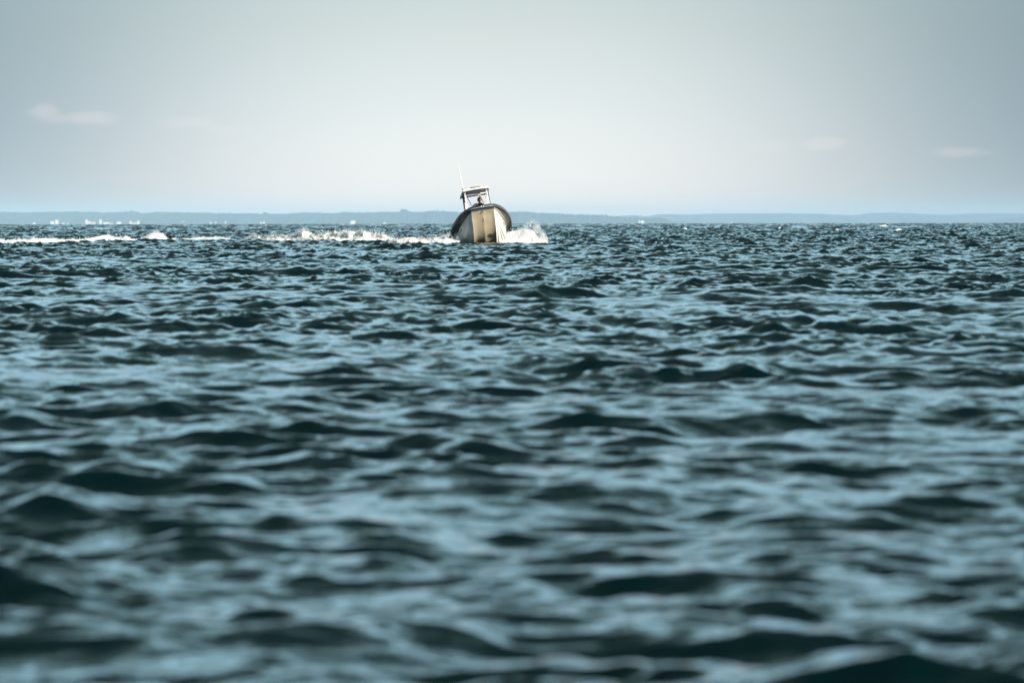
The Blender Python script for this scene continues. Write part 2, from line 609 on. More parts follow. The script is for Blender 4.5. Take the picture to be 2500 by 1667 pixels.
TREES = [(191, 512.5, 5, COAST, 'rounded tree on the far ridge above the widest white block'),
         (308, 513.4, 5, COAST, 'small tree on the far ridge just left of the pair of joined crowns'),
         (322, 512.8, 9, COAST, 'broad crown on the far ridge above the low white row of houses'),
         (353, 517.6, 3, COAST, 'small round tree in the dip of the far ridge'),
         (364, 517.4, 3, COAST, 'second small tree in the dip of the far ridge, right of the round one'),
         (381, 514.2, 5, COAST, 'pointed tree where the far ridge rises again after the dip'),
         (446, 516.6, 4, COAST, 'lone tree on the ridge above the two thin white towers'),
         (535, 518.0, 5, COAST, 'lone tree on the ridge left of the long level stretch'),
         (627, 518.4, 4, COAST, 'narrow tree on the ridge above the white sailboat shaped houses'),
         (648, 518.2, 11, COAST, 'wide dome shaped crown on the level far ridge'),
         (843, 516.8, 8, COAST, 'low wide crown on the far ridge above the pale slipway'),
         (986, 512.4, 17, COAST, 'largest dome of trees on the far ridge left of the tower block'),
         (1420, 522.6, 5, COAST, 'tree on the falling ridge right of the boat and its spray'),
         (2436, 530.2, 7, POINT, 'dark pointed tree standing on the low land at the right edge')]
for n_, (px, yt, w_, prof, lab) in enumerate(TREES):
    make_tree(px, yt, w_, COAST_D if prof is COAST else 24000.0, 100 + n_, lab, prof)

# white buildings at the water's edge and the block on the ridge
M_WALL = material('pale_render', (0.86, 0.82, 0.76), 0.8, 0.3, noise=0.06, nscale=0.3)
M_BRICKY = material('pale_pink_render', (0.80, 0.62, 0.55), 0.8, 0.3, noise=0.06, nscale=0.3)
M_GREYW = material('grey_concrete', (0.42, 0.42, 0.42), 0.85, 0.3, noise=0.1, nscale=0.3)
M_ROOF = material('tile_roof', (0.42, 0.30, 0.25), 0.85, 0.3, noise=0.15, nscale=0.5)
M_ROOFG = material('light_roof', (0.75, 0.74, 0.72), 0.8, 0.3, noise=0.08, nscale=0.5)
M_GLASS = material('far_window_glass', (0.10, 0.13, 0.15), 0.15, 0.6, noise=0.1, nscale=0.5)


def box_vf(x0, x1, y0, y1, z0, z1):
    v = [(x, y, z) for z in (z0, z1) for y in (y0, y1) for x in (x0, x1)]
    return v, [(0, 2, 3, 1), (4, 5, 7, 6), (0, 1, 5, 4), (2, 6, 7, 3), (0, 4, 6, 2), (1, 3, 7, 5)]


def make_building(px, ytop, w_px, label, roof, wall, name='building', cat='building', dist=19150.0, ybase=None, group='white buildings along the far shore'):
    zt = float(photo_z(px, ytop, dist))
    zb = -dist ** 2 / (2 * EARTH) - 3 if ybase is None else float(photo_z(px, ybase, dist))
    h = zt - zb
    w = w_px / F_PX * dist
    d = max(8.0, min(16.0, w * 0.6))
    t = empty(name, (float(photo_x(px, dist)), dist, zb))
    tag(t, label, cat, group)
    rh = {'gable': min(4.0, h * 0.25), 'flat': 0.8, 'hip': min(3.5, h * 0.2)}[roof]
    v, f = box_vf(-w / 2, w / 2, 0, d, 0, h - rh)
    mesh_obj('wall', v, f, wall, t)
    e = 0.5
    z = h - rh
    if roof == 'flat':
        v, f = box_vf(-w / 2 - 0.3, w / 2 + 0.3, -0.3, d + 0.3, z, z + rh)
    elif roof == 'gable':
        v = [(-w / 2 - e, -e, z), (w / 2 + e, -e, z), (w / 2 + e, d + e, z), (-w / 2 - e, d + e, z), (-w / 2 - e, d / 2, h), (w / 2 + e, d / 2, h)]
        f = [(0, 1, 5, 4), (2, 3, 4, 5), (0, 4, 3), (1, 2, 5), (0, 3, 2, 1)]
    else:
        v = [(-w / 2 - e, -e, z), (w / 2 + e, -e, z), (w / 2 + e, d + e, z), (-w / 2 - e, d + e, z), (-w / 4, d / 2, h), (w / 4, d / 2, h)]
        f = [(0, 1, 5, 4), (2, 3, 4, 5), (0, 4, 3), (1, 2, 5), (0, 3, 2, 1)]
    mesh_obj('roof', v, f, M_ROOF if (roof != 'flat' and int(px) % 3) else M_ROOFG, t)
    nx = max(2, int(w / 6.5))
    nz = max(1, int((h - rh) / 5.0))
    wm = None
    for a in range(nx):
        for b in range(nz):
            cx = -w / 2 + (a + 0.5) * w / nx
            cz = (b + 0.5) * (h - rh) / nz
            if wm is None:
                v, f = box_vf(-0.7, 0.7, -0.06, 0.05, -0.9, 0.9)
                o = mesh_obj('window', v, f, M_GLASS, t)
                wm = o.data
            else:
                o = bpy.data.objects.new('window', wm)
                COL.objects.link(o)
                o.parent = t
            o.location = (cx, 0, cz)


BUILD = [(35, 534, 7, 'pale house with grey roof nearest the left edge of the far shore', 'gable', M_WALL),
         (84, 539.5, 6, 'low pale house right of the leftmost one on the shore', 'gable', M_WALL),
         (128, 535.2, 9, 'left half of the tall twin blocks on the shore', 'hip', M_WALL),
         (139, 533.4, 8, 'right, taller half of the twin blocks on the shore', 'flat', M_WALL),
         (155, 539.5, 6, 'small pink house just right of the twin blocks', 'gable', M_BRICKY),
         (166, 540.8, 5, 'lowest pale house right of the pink one', 'gable', M_WALL),
         (212, 533.2, 6, 'upper white house on the slope with a flat roof', 'flat', M_WALL),
         (219, 536.5, 6, 'pink gabled house leaning into the slope below the flat roofed one', 'gable', M_BRICKY),
         (229, 537.2, 10, 'widest pink block at the water with a hipped roof', 'hip', M_BRICKY),
         (246, 533.4, 6, 'white house highest on the slope left of the long row', 'gable', M_WALL),
         (260, 539.8, 14, 'long low bright white row at the water', 'flat', M_WALL),
         (272, 540.6, 8, 'short white shed at the right end of the long row', 'gable', M_WALL),
         (291, 538.6, 11, 'brightest white building standing alone on the shore', 'gable', M_WALL),
         (319, 537.4, 5, 'narrow white house at the left of the terrace', 'flat', M_WALL),
         (328, 540.0, 12, 'low terrace between two taller white houses', 'gable', M_WALL),
         (338, 537.0, 6, 'taller white house closing the terrace on the right', 'flat', M_WALL),
         (441, 540.8, 5, 'low white house left of the two thin towers', 'gable', M_WALL),
         (446.5, 537.8, 3, 'left of the two thin white towers', 'flat', M_WALL),
         (450.5, 538.6, 3, 'right of the two thin white towers', 'flat', M_WALL),
         (515, 540.0, 5, 'small white house on the shore below the level ridge', 'gable', M_WALL),
         (528, 540.6, 4, 'tiny white house right of the small one', 'gable', M_WALL),
         (551, 538.8, 3, 'narrow pale silo like house by itself', 'flat', M_WALL),
         (638, 540.4, 5, 'left white house of the pair below the dome shaped crown', 'gable', M_WALL),
         (645, 539.6, 4, 'right, brighter white house of the pair', 'flat', M_WALL),
         (862, 537.0, 12, 'pale grey hall low on the shore left of the boat', 'hip', M_WALL),
         (938, 544.0, 10, 'flat white quay building nearest to the left of the boat', 'flat', M_WALL),
         (1561, 537.4, 4, 'white house left of the pair near the end of the coast', 'gable', M_WALL),
         (1569, 538.8, 8, 'white house with a long roof near the end of the coast', 'gable', M_WALL)]
for args in BUILD:
    make_building(*args)
make_building(1720, 541.0, 3, 'tiny white house on the flat spit', 'gable', M_WALL, dist=23600.0)
make_building(1786, 541.0, 3, 'small white house at the right of the flat spit', 'gable', M_WALL, dist=23600.0)
make_building(1068.5, 510.0, 7.5, 'grey tower block rising from the ridge left of the boat', 'flat', M_GREYW, name='tower_block', cat='tower block',
              dist=COAST_D + 120, ybase=520, group='buildings on the far ridge')

# ------------------------------------------------------------------ the motor boat
M_GEL = bpy.data.materials.new('cream_gelcoat')
M_GEL.use_nodes = True
nt = M_GEL.node_tree
p = nt.nodes['Principled BSDF']
p.inputs['Roughness'].default_value = 0.28
p.inputs['Coat Weight'].default_value = 0.25
tc = nt.nodes.new('ShaderNodeTexCoord')
sp = nt.nodes.new('ShaderNodeSeparateXYZ')
nt.links.new(tc.outputs['Object'], sp.inputs[0])
nz = nt.nodes.new('ShaderNodeTexNoise')
nz.inputs['Scale'].default_value = 2.6
nz.inputs['Detail'].default_value = 6
nt.links.new(tc.outputs['Object'], nz.inputs[0])


def gmath(op, a, b=None):
    n = nt.nodes.new('ShaderNodeMath')
    n.operation = op
    for i, v in enumerate((a, b)):
        if v is None:
            continue
        if isinstance(v, (int, float)):
            n.inputs[i].default_value = v
        else:
            nt.links.new(v, n.inputs[i])
    n.use_clamp = False
    return n.outputs[0]


# shadow and water reflection painted dark low on the forefoot, both sides of keel
def shade_spot(cx, cz, sx, sz):
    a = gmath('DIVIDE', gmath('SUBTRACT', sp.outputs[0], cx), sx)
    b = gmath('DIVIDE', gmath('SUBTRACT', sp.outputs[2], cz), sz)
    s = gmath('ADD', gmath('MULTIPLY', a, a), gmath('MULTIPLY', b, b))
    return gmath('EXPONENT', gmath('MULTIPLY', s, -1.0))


st = gmath('MAXIMUM', shade_spot(-0.24, -1.30, 0.24, 0.15), shade_spot(0.25, -1.20, 0.2, 0.10))
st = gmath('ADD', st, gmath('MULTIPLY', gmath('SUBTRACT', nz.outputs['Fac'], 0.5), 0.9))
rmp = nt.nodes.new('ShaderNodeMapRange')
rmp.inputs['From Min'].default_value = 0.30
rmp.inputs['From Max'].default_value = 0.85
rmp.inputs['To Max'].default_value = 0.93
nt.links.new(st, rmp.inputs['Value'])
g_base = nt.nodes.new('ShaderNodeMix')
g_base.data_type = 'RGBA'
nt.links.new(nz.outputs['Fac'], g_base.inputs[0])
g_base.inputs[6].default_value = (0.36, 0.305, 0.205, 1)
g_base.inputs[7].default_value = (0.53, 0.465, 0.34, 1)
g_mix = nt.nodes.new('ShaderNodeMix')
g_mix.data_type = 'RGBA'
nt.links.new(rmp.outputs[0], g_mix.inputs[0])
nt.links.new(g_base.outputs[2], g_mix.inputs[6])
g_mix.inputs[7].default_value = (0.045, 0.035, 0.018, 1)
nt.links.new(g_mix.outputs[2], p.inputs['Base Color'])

M_NAVY = material('navy_rubber', (0.006, 0.012, 0.028), 0.38, 0.5, noise=0.2, nscale=5)
M_NAVYG = material('navy_gelcoat_and_shade', (0.006, 0.012, 0.026), 0.5, 0.35, noise=0.2, nscale=2)
M_TOPLIT = material('tan_lit_topside', (0.50, 0.46, 0.36), 0.3, 0.5, noise=0.15, nscale=2)  # tan stands for light reflected on the right topside
M_BLACK = material('black_rubber', (0.008, 0.008, 0.01), 0.5, 0.4, noise=0.2, nscale=5)
M_GREY = material('grey_rubber', (0.22, 0.23, 0.235), 0.5, 0.4, noise=0.2, nscale=5)
M_WHITE = material('white_gelcoat', (0.82, 0.82, 0.80), 0.3, 0.5, noise=0.03, nscale=3)
M_UNDER = material('canopy_lining', (0.75, 0.77, 0.77), 0.6, 0.4, noise=0.25, nscale=7)
M_TUBE = material('painted_tube', (0.80, 0.79, 0.77), 0.3, 0.5, noise=0.04, nscale=4)
M_STEEL = material('stainless_tube', (0.22, 0.21, 0.20), 0.3, 0.5, metallic=0.9, noise=0.1, nscale=4)
M_DARKBLUE = material('dark_blue_canvas', (0.006, 0.022, 0.035), 0.6, 0.4, noise=0.3, nscale=6)
M_CANVAS = material('beige_canvas', (0.34, 0.31, 0.22), 0.8, 0.3, noise=0.15, nscale=5, bump=0.01)
M_RUST = material('rusty_brown', (0.22, 0.12, 0.09), 0.6, 0.4, noise=0.3, nscale=9)
M_DECK = material('deck_grey', (0.5, 0.5, 0.47), 0.7, 0.3, noise=0.1, nscale=8)

ROLL, YAW, PITCH = R(-9.0), R(4.2), R(-9.0)
M_BOAT = Matrix.Rotation(ROLL, 4, 'Y') @ Matrix.Rotation(YAW, 4, 'Z') @ Matrix.Rotation(PITCH, 4, 'X')
BOW = Vector((BOAT_X, BOAT_Y, 1.748))
BASE_Z = -1.68                     # the thing's origin is the keel; shapes are laid out from the bow's top
boat = empty('motor_boat')
boat.matrix_world = Matrix.Translation(BOW) @ M_BOAT @ Matrix.Translation((0, 3.0, BASE_Z))
boat.rotation_mode = 'XYZ'
tag(boat, 'white and navy motor boat with a hardtop, heeling as it runs bow on', 'boat')
SHIFT = Matrix.Translation((0, -3.0, -BASE_Z))     # bow-top coordinates into the thing's own


def bpart(name, verts, faces, mat, parent=None, smooth=False):
    o = mesh_obj(name, verts, faces, mat, parent or boat, smooth)
    if parent is None:
        o.matrix_local = SHIFT
    return o


def tube(points, radius, sides=8, r_end=None, cap=True):
    pts = [Vector(q) for q in points]
    v, f = [], []
    up0 = Vector((0, 0, 1))
    n = len(pts)
    for k, q in enumerate(pts):
        d = (pts[min(k + 1, n - 1)] - pts[max(k - 1, 0)]).normalized()
        up = up0 if abs(d.dot(up0)) < 0.95 else Vector((1, 0, 0))
        a = d.cross(up).normalized()
        b = d.cross(a).normalized()
        rr = radius if r_end is None else radius + (r_end - radius) * k / (n - 1)
        for s in range(sides):
            t = 2 * math.pi * s / sides
            v.append(q + a * rr * math.cos(t) + b * rr * math.sin(t))
    for k in range(n - 1):
        for s in range(sides):
            f.append((k * sides + s, k * sides + (s + 1) % sides, (k + 1) * sides + (s + 1) % sides, (k + 1) * sides + s))
    if cap:
        f.append(tuple(range(sides - 1, -1, -1)))
        f.append(tuple((n - 1) * sides + s for s in range(sides)))
    return v, f


def smooth_interp(y, ys, vs):
    """Monotone-ish cubic through the given stations."""
    ys, vs = np.array(ys, float), np.array(vs, float)
    m = np.gradient(vs, ys)
    i = np.clip(np.searchsorted(ys, y) - 1, 0, len(ys) - 2)
    h = ys[i + 1] - ys[i]
    t = (y - ys[i]) / h
    return ((2 * t ** 3 - 3 * t ** 2 + 1) * vs[i] + (t ** 3 - 2 * t ** 2 + t) * h * m[i] +
            (-2 * t ** 3 + 3 * t ** 2) * vs[i + 1] + (t ** 3 - t ** 2) * h * m[i + 1])


YS = [0, 0.15, 0.4, 0.8, 1.3, 2.0, 3.0, 4.5, 7.0]
CURVES = {
    'keel': ([0] * 9, [-0.215, -0.37, -0.64, -1.02, -1.30, -1.46, -1.54, -1.58, -1.58]),
    'hollow': ([0.25, 0.25, 0.25, 0.25, 0.25, 0.26, 0.28, 0.3, 0.3], [-0.21, -0.32, -0.585, -0.955, -1.23, -1.395, -1.475, -1.52, -1.52]),
    'corner': ([0.50, 0.50, 0.50, 0.50, 0.50, 0.50, 0.53, 0.56, 0.58], [-0.20, -0.345, -0.65, -1.03, -1.32, -1.47, -1.53, -1.56, -1.56]),
    'chine': ([0.50, 0.53, 0.59, 0.67, 0.77, 0.88, 0.99, 1.06, 1.08], [-0.20, -0.29, -0.50, -0.79, -1.01, -1.14, -1.19, -1.22, -1.22]),
    'break': ([0.50, 0.56, 0.66, 0.77, 0.89, 1.02, 1.11, 1.16, 1.15], [-0.20, -0.225, -0.27, -0.34, -0.43, -0.55, -0.66, -0.77, -0.80]),
    'gunwale': ([0.52, 0.62, 0.78, 0.98, 1.14, 1.27, 1.34, 1.36, 1.30], [0.0, -0.01, -0.05, -0.14, -0.25, -0.36, -0.47, -0.56, -0.60]),
}
STN = np.concatenate([np.linspace(0, 0.4, 7)[:-1], np.linspace(0.4, 2.0, 13)[:-1], np.linspace(2.0, 7.0, 16)])


def curve(name, side=1, n=STN):
    w, z = CURVES[name]
    return [Vector((side * float(smooth_interp(y, YS, w)), float(y), float(smooth_interp(y, YS, z)))) for y in n]


def loft(lines, flip=False):
    v = [q for ln_ in lines for q in ln_]
    n = len(lines[0])
    f = []
    for a in range(len(lines) - 1):
        for b in range(n - 1):
            q = (a * n + b, a * n + b + 1, (a + 1) * n + b + 1, (a + 1) * n + b)
            f.append(q[::-1] if flip else q)
    return v, f


def between(l0, l1, t, bulge=0.0, side=1):
    return [a.lerp(b, t) + Vector((side * bulge, 0, 0)) for a, b in zip(l0, l1)]


# hull: bottom with its keel ridge and two hollows, cut sides, transom
K = curve('keel')
ridgeL = [q + Vector((-0.035, 0.0, 0.022)) for q in K]
ridgeR = [q + Vector((0.035, 0.0, 0.022)) for q in K]
HL, HR = curve('hollow', -1), curve('hollow', 1)
CL, CR = curve('corner', -1), curve('corner', 1)
inL = [q.lerp(h, 0.30) + Vector((0, 0, 0.045 * min(1, q.y * 3))) for q, h in zip(CL, HL)]
inR = [q.lerp(h, 0.30) + Vector((0, 0, 0.045 * min(1, q.y * 3))) for q, h in zip(CR, HR)]
v, f = loft([CL, inL, HL, between(HL, ridgeL, 0.5), ridgeL, K, ridgeR, between(HR, ridgeR, 0.5), HR, inR, CR])
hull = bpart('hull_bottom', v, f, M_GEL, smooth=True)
# a faint raised arrow shape on the forefoot and two moulded nibs
for cx, cy, s in ((0.0, 0.22, 0.7), (-0.25, 0.95, 0.5), (0.25, 1.0, 0.4)):
    z0 = float(smooth_interp(cy, YS, CURVES['keel'][1] if cx == 0 else CURVES['hollow'][1]))
    z1 = float(smooth_interp(cy + 0.22 * s, YS, CURVES['keel'][1] if cx == 0 else CURVES['hollow'][1]))
    v = [(cx, cy - 0.02, z0 + 0.02), (cx - 0.09 * s, cy + 0.22 * s, z1 + 0.08), (cx + 0.09 * s, cy + 0.22 * s, z1 + 0.08), (cx, cy + 0.20 * s, z1 - 0.05)]
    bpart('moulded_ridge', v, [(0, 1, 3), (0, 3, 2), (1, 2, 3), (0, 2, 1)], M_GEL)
for side in (-1, 1):
    C, H, B, G = curve('corner', side), curve('chine', side), curve('break', side), curve('gunwale', side)
    v, f = loft([C, between(C, H, 0.5, 0.006, side), H, between(H, B, 0.33, 0.012, side), between(H, B, 0.66, 0.012, side), B], flip=side < 0)
    o = bpart('hull_side', v, f, M_WHITE, smooth=True)
    # flared topside: shaded side painted dark, lit side painted tan
    v, f = loft([[q + Vector((0, 0, 0.004)) for q in B], between(B, G, 0.45, -0.03, side), G], flip=side < 0)
    o = bpart('topside_panel', v, f, M_NAVYG if side < 0 else M_TOPLIT, smooth=True)
    o['label'] = 'navy flared topside, shade put into its colour' if side < 0 else 'tan flared topside, reflected light put into its colour'
    v, f = tube([q + Vector((side * 0.006, -0.004, 0)) for q in B], 0.013, 6)
    bpart('knuckle_bead', v, f, M_BLACK, smooth=True)
    # spray strakes
    for fr, y0 in ((0.30, 0.75), (0.75, 1.05)):
        n = np.linspace(y0, 6.6, 22)
        c0, h0 = curve('corner', side, n), curve('chine', side, n)
        line = [a.lerp(b, fr) + Vector((side * 0.012, 0, -0.012)) for a, b in zip(c0, h0)]
        v, f = tube(line, 0.004, 6, 0.045)
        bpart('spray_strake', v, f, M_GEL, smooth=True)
    n = np.linspace(0.9, 6.8, 24)
    line = [q + Vector((side * 0.01, 0, -0.01)) for q in curve('chine', side, n)]
    v, f = tube(line, 0.006, 6, 0.04)
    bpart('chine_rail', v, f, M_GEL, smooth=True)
    # registration marks, too small to read: five and four thin dark strokes
    cnt = 5 if side < 0 else 4
    for k in range(cnt):
        y = 1.62 + 0.085 * k
        c0, b0 = curve('chine', side, [y])[0], curve('break', side, [y])[0]
        c1, b1 = curve('chine', side, [y + 0.03])[0], curve('break', side, [y + 0.03])[0]
        off = Vector((side * 0.022, -0.004, -0.002))
        q = [c0.lerp(b0, 0.70) + off, c1.lerp(b1, 0.70) + off, c1.lerp(b1, 0.80) + off, c0.lerp(b0, 0.80) + off]
        inn = [a - Vector((side * 0.012, 0, 0)) for a in q]
        bpart('registration_mark', q + inn, [(0, 1, 2, 3), (4, 7, 6, 5), (0, 4, 5, 1), (1, 5, 6, 2), (2, 6, 7, 3), (3, 7, 4, 0)],
              M_GREY if side < 0 else M_RUST)

# transom
tv = [curve(nm, -1, [7.0])[0] for nm in ('gunwale', 'break', 'chine', 'corner', 'hollow')] + [K[-1]] + \
     [curve(nm, 1, [7.0])[0] for nm in ('hollow', 'corner', 'chine', 'break', 'gunwale')]
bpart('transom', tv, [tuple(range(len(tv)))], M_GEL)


# collar round the sheer: navy fender, grey insert, black lower bead
def sheer(dw, dz, n_bow=9, dy=0.0):
    L = [q + Vector((-dw, 0, dz)) for q in curve('gunwale', -1)][::-1]
    Rr = [q + Vector((dw, 0, dz)) for q in curve('gunwale', 1)]
    w = CURVES['gunwale'][0][0]
    mid = []
    for k in range(1, n_bow):
        t = -1 + 2 * k / n_bow
        mid.append(Vector((t * (w + dw), -0.05 * (1 - t * t) - dy, dz + 0.012 * (1 - t * t))))
    return L + mid + Rr


v, f = tube(sheer(0.005, -0.04, dy=0.02), 0.048, 12)
bpart('collar', v, f, M_NAVY, smooth=True)
v, f = tube(sheer(0.028, -0.078, dy=0.045), 0.026, 8)
bpart('collar_insert', v, f, M_GREY, smooth=True)
v, f = tube(sheer(0.0, -0.118, dy=0.02), 0.020, 8)
bpart('rub_strake', v, f, M_BLACK, smooth=True)
# navy band closing the bow under the collar
bw = 0.515
v = [(-bw, -0.012, -0.02), (bw, -0.012, -0.02), (bw * 0.985, 0.0, -0.205), (-bw * 0.985, 0.0, -0.205),
     (-bw, 0.03, -0.02), (bw, 0.03, -0.02), (bw * 0.985, 0.03, -0.205), (-bw * 0.985, 0.03, -0.205)]
bpart('bow_band', v, [(0, 3, 2, 1), (4, 5, 6, 7), (0, 1, 5, 4), (3, 7, 6, 2), (0, 4, 7, 3), (1, 2, 6, 5)], M_NAVYG)
# white cap along the gunwale, foredeck, cockpit lining and sole
capo, capi = sheer(-0.01, 0.012), None
capi = []
for k, q in enumerate(capo):
    c = Vector((q.x * 0.86, q.y + (0.10 if q.y < 0.5 else 0.0), q.z + 0.015))
    capi.append(c)
v, f = loft([capo, capi], flip=True)
bpart('gunwale_cap', v, f, M_WHITE, smooth=True)
n_ = len(capi)
low = []
for q in capi:
    bwid = float(smooth_interp(min(max(q.y, 0.0), 7.0), YS, CURVES['break'][0])) * 0.80
    z = q.z - 0.06 + (-0.60 - q.z + 0.06) * min(1.0, max(0.0, (q.y - 1.0) / 0.8))
    low.append(Vector((math.copysign(min(abs(q.x) * 0.96, bwid), q.x), q.y + (0.05 if q.y < 0.5 else 0), z)))
v, f = loft([capi, low], flip=True)
bpart('cockpit_lining', v, f, M_WHITE, smooth=True)
half = n_ // 2
v, f = [], []
for k in range(half):
    a, b = low[k], low[n_ - 1 - k]
    v += [Vector((a.x, a.y, a.z)), Vector((b.x, b.y, b.z))]
for k in range(half - 1):
    f.append((2 * k, 2 * k + 1, 2 * k + 3, 2 * k + 2))
bpart('deck', v, f, M_DECK)
# bow fittings
v, f = box_vf(-0.035, 0.035, -0.075, 0.01, -0.50, -0.44)
M_EYE = M_BLACK
ring = [(0.035 * math.cos(t), -0.01 - 0.02, -0.275 + 0.035 * math.sin(t)) for t in np.linspace(0.3, 5.6, 10)]
v, f = tube(ring, 0.012, 6)
bpart('bow_eye', v, f, M_EYE, smooth=True)
for dx in (-0.05, 0.05):
    v, f = box_vf(dx - 0.012 + 0.02, dx + 0.012 + 0.02, -0.135, -0.10, -0.09, -0.01)
    bpart('bow_fairlead', v, f, M_TUBE)
for dx in (-0.36, 0.36):
    v, f = box_vf(dx - 0.09, dx + 0.09, 0.10, 0.13, 0.045, 0.065)
    c = bpart('cleat', v, f, M_STEEL)
    for q in (-0.04, 0.04):
        v, f = box_vf(dx + q - 0.012, dx + q + 0.012, 0.10, 0.13, 0.0, 0.045)
        mesh_obj('cleat_foot', v, f, M_STEEL, c)

# hardtop
CY0, CY1, CZ = 2.05, 3.95, 1.105


def slab(z_off, th, grow=0.0, mat=None, name='canopy', nx=9, ny=7, crown=0.015):
    v, f = [], []
    for layer in (0, 1):
        for b in range(ny):
            t = b / (ny - 1)
            y = CY0 - grow + (CY1 - CY0 + 2 * grow) * t
            hw = 0.575 + grow + 0.055 * t
            for a in range(nx):
                s = -1 + 2 * a / (nx - 1)
                yy = y + (0.05 * s * s if b == 0 else 0)
                z = CZ + z_off + crown * (1 - s * s) + 0.01 * math.sin(t * math.pi) + (th if layer else 0)
                v.append((s * hw, yy, z))
    N = nx * ny
    for b in range(ny - 1):
        for a in range(nx - 1):
            i = b * nx + a
            f.append((i, i + nx, i + nx + 1, i + 1))
            f.append((N + i, N + i + 1, N + i + nx + 1, N + i + nx))
    for a in range(nx - 1):
        f.append((a, a + 1, N + a + 1, N + a))
        i = (ny - 1) * nx + a
        f.append((i + 1, i, N + i, N + i + 1))
    for b in range(ny - 1):
        i = b * nx
        f.append((i + nx, i, N + i, N + i + nx))
        i = b * nx + nx - 1
        f.append((i, i + nx, N + i + nx, N + i))
    return v, f


v, f = slab(0.0, 0.05)
canopy = bpart('hardtop', v, f, M_WHITE, smooth=False)
v, f = slab(-0.014, 0.012, grow=-0.035)
mesh_obj('lining', v, f, M_UNDER, canopy)
# valance strips hanging from the hardtop's sides
for s in (-1, 1):
    pts = [(s * 0.585, CY0 + 0.10, CZ), (s * 0.625, CY1 - 0.02, CZ + 0.0), (s * 0.632, CY1 - 0.02, CZ - 0.055), (s * 0.592, CY0 + 0.10, CZ - 0.03)]
    inn = [(a - s * 0.012, b, c) for a, b, c in pts]
    mesh_obj('side_valance', pts + inn, [(0, 1, 2, 3), (4, 7, 6, 5), (0, 4, 5, 1), (1, 5, 6, 2), (2, 6, 7, 3), (3, 7, 4, 0)], M_UNDER, canopy)
v, f = [], []
vb = [(-0.36, 2.30, 1.09), (0.20, 2.30, 1.09), (0.20, 2.72, 1.09), (-0.46, 2.72, 1.09), (-0.42, 2.28, 1.0), (0.20, 2.28, 0.955), (0.20, 2.72, 0.94), (-0.46, 2.72, 0.96)]
mesh_obj('storage_pouch', vb, [(0, 4, 5, 1), (1, 5, 6, 2), (2, 6, 7, 3), (3, 7, 4, 0), (4, 7, 6, 5), (0, 1, 2, 3)], M_DARKBLUE, canopy)
v, f = tube([(-0.23, 2.26, 1.225), (0.0, 2.25, 1.235), (0.21, 2.26, 1.225)], 0.024, 8)
lb = mesh_obj('light_bar', v, f, M_RUST, canopy, True)
for x in (-0.2, 0.0, 0.19):
    v, f = box_vf(x - 0.012, x + 0.012, 2.25, 2.29, 1.16, 1.215)
    mesh_obj('light_bar_foot', v, f, M_STEEL, canopy)
# legs and braces
for s in (-1, 1):
    for y, rr, mt, dx in ((2.42, 0.036, M_TUBE, 0.0), (2.60, 0.020, M_STEEL, 0.075), (3.30, 0.030, M_TUBE, 0.0), (3.48, 0.018, M_STEEL, 0.055)):
        xb, xt = s * (0.50 + dx), s * (0.485 + dx * 0.9)
        v, f = tube([(xb + s * 0.02, y + 0.05, -0.62), (xb, y + 0.02, 0.35), (xt, y, CZ - 0.005)], rr, 10)
        bpart('leg', v, f, mt, smooth=True)
    v, f = tube([(s * 0.40, 2.46, 1.06), (s * 0.485, 2.44, 0.72)], 0.014, 6)
    bpart('brace', v, f, M_STEEL, smooth=True)
for y, z, rr, mt in ((2.44, 0.955, 0.024, M_TUBE), (2.46, 0.905, 0.020, M_STEEL), (3.32, 1.03, 0.018, M_STEEL)):
    v, f = tube([(-0.485, y, z), (0.485, y, z)], rr, 8)
    bpart('cross_bar', v, f, mt, smooth=True)
v, f = tube([(-0.42, 2.48, 0.91), (-0.22, 2.62, 0.38), (-0.05, 2.7, -0.1)], 0.016, 6)
bpart('brace', v, f, M_STEEL, smooth=True)
v, f = tube([(0.13, 2.48, 0.91), (0.34, 2.62, 0.42), (0.48, 2.7, 0.0)], 0.016, 6)
bpart('brace', v, f, M_STEEL, smooth=True)
# whip aerial
v, f = tube([(-0.555, 2.14, 1.13), (-0.56, 2.14, 1.75), (-0.575, 2.16, 2.42)], 0.024, 8, 0.010)
ant = bpart('whip_aerial', v, f, M_WHITE, smooth=True)
v, f = tube([(-0.553, 2.14, 1.10), (-0.555, 2.14, 1.24)], 0.034, 8)
mesh_obj('aerial_base', v, f, M_STEEL, ant)

# console with wheel and screen, helm seat with a rounded canvas back
v, f = [], []
prof = [(2.05, -0.60), (2.0, -0.1), (2.12, 0.17), (2.40, 0.22), (2.52, 0.10), (2.5, -0.60)]
for x in (-0.36, 0.36):
    v += [(x, a, b) for a, b in prof]
n_ = len(prof)
f = [tuple(range(n_ - 1, -1, -1)), tuple(range(n_, 2 * n_))] + [(k, (k + 1) % n_, n_ + (k + 1) % n_, n_ + k) for k in range(n_)]
con = bpart('console', v, f, M_WHITE)
wh = [(0.17 + 0.16 * math.cos(t), 2.62 + 0.02 * math.sin(t), 0.02 + 0.16 * math.sin(t)) for t in np.linspace(0, 2 * math.pi, 20)]
v, f = tube(wh, 0.014, 6)
wheel = mesh_obj('steering_wheel', v, f, M_BLACK, con, True)
v, f = tube([(0.17, 2.50, 0.0), (0.17, 2.62, 0.02)], 0.02, 6)
mesh_obj('steering_column', v, f, M_STEEL, con)
v, f = box_vf(-0.40, 0.52, 3.42, 3.85, -0.60, -0.12)
seat = bpart('helm_seat', v, f, M_WHITE)
v, f = [], []
m_ = 18
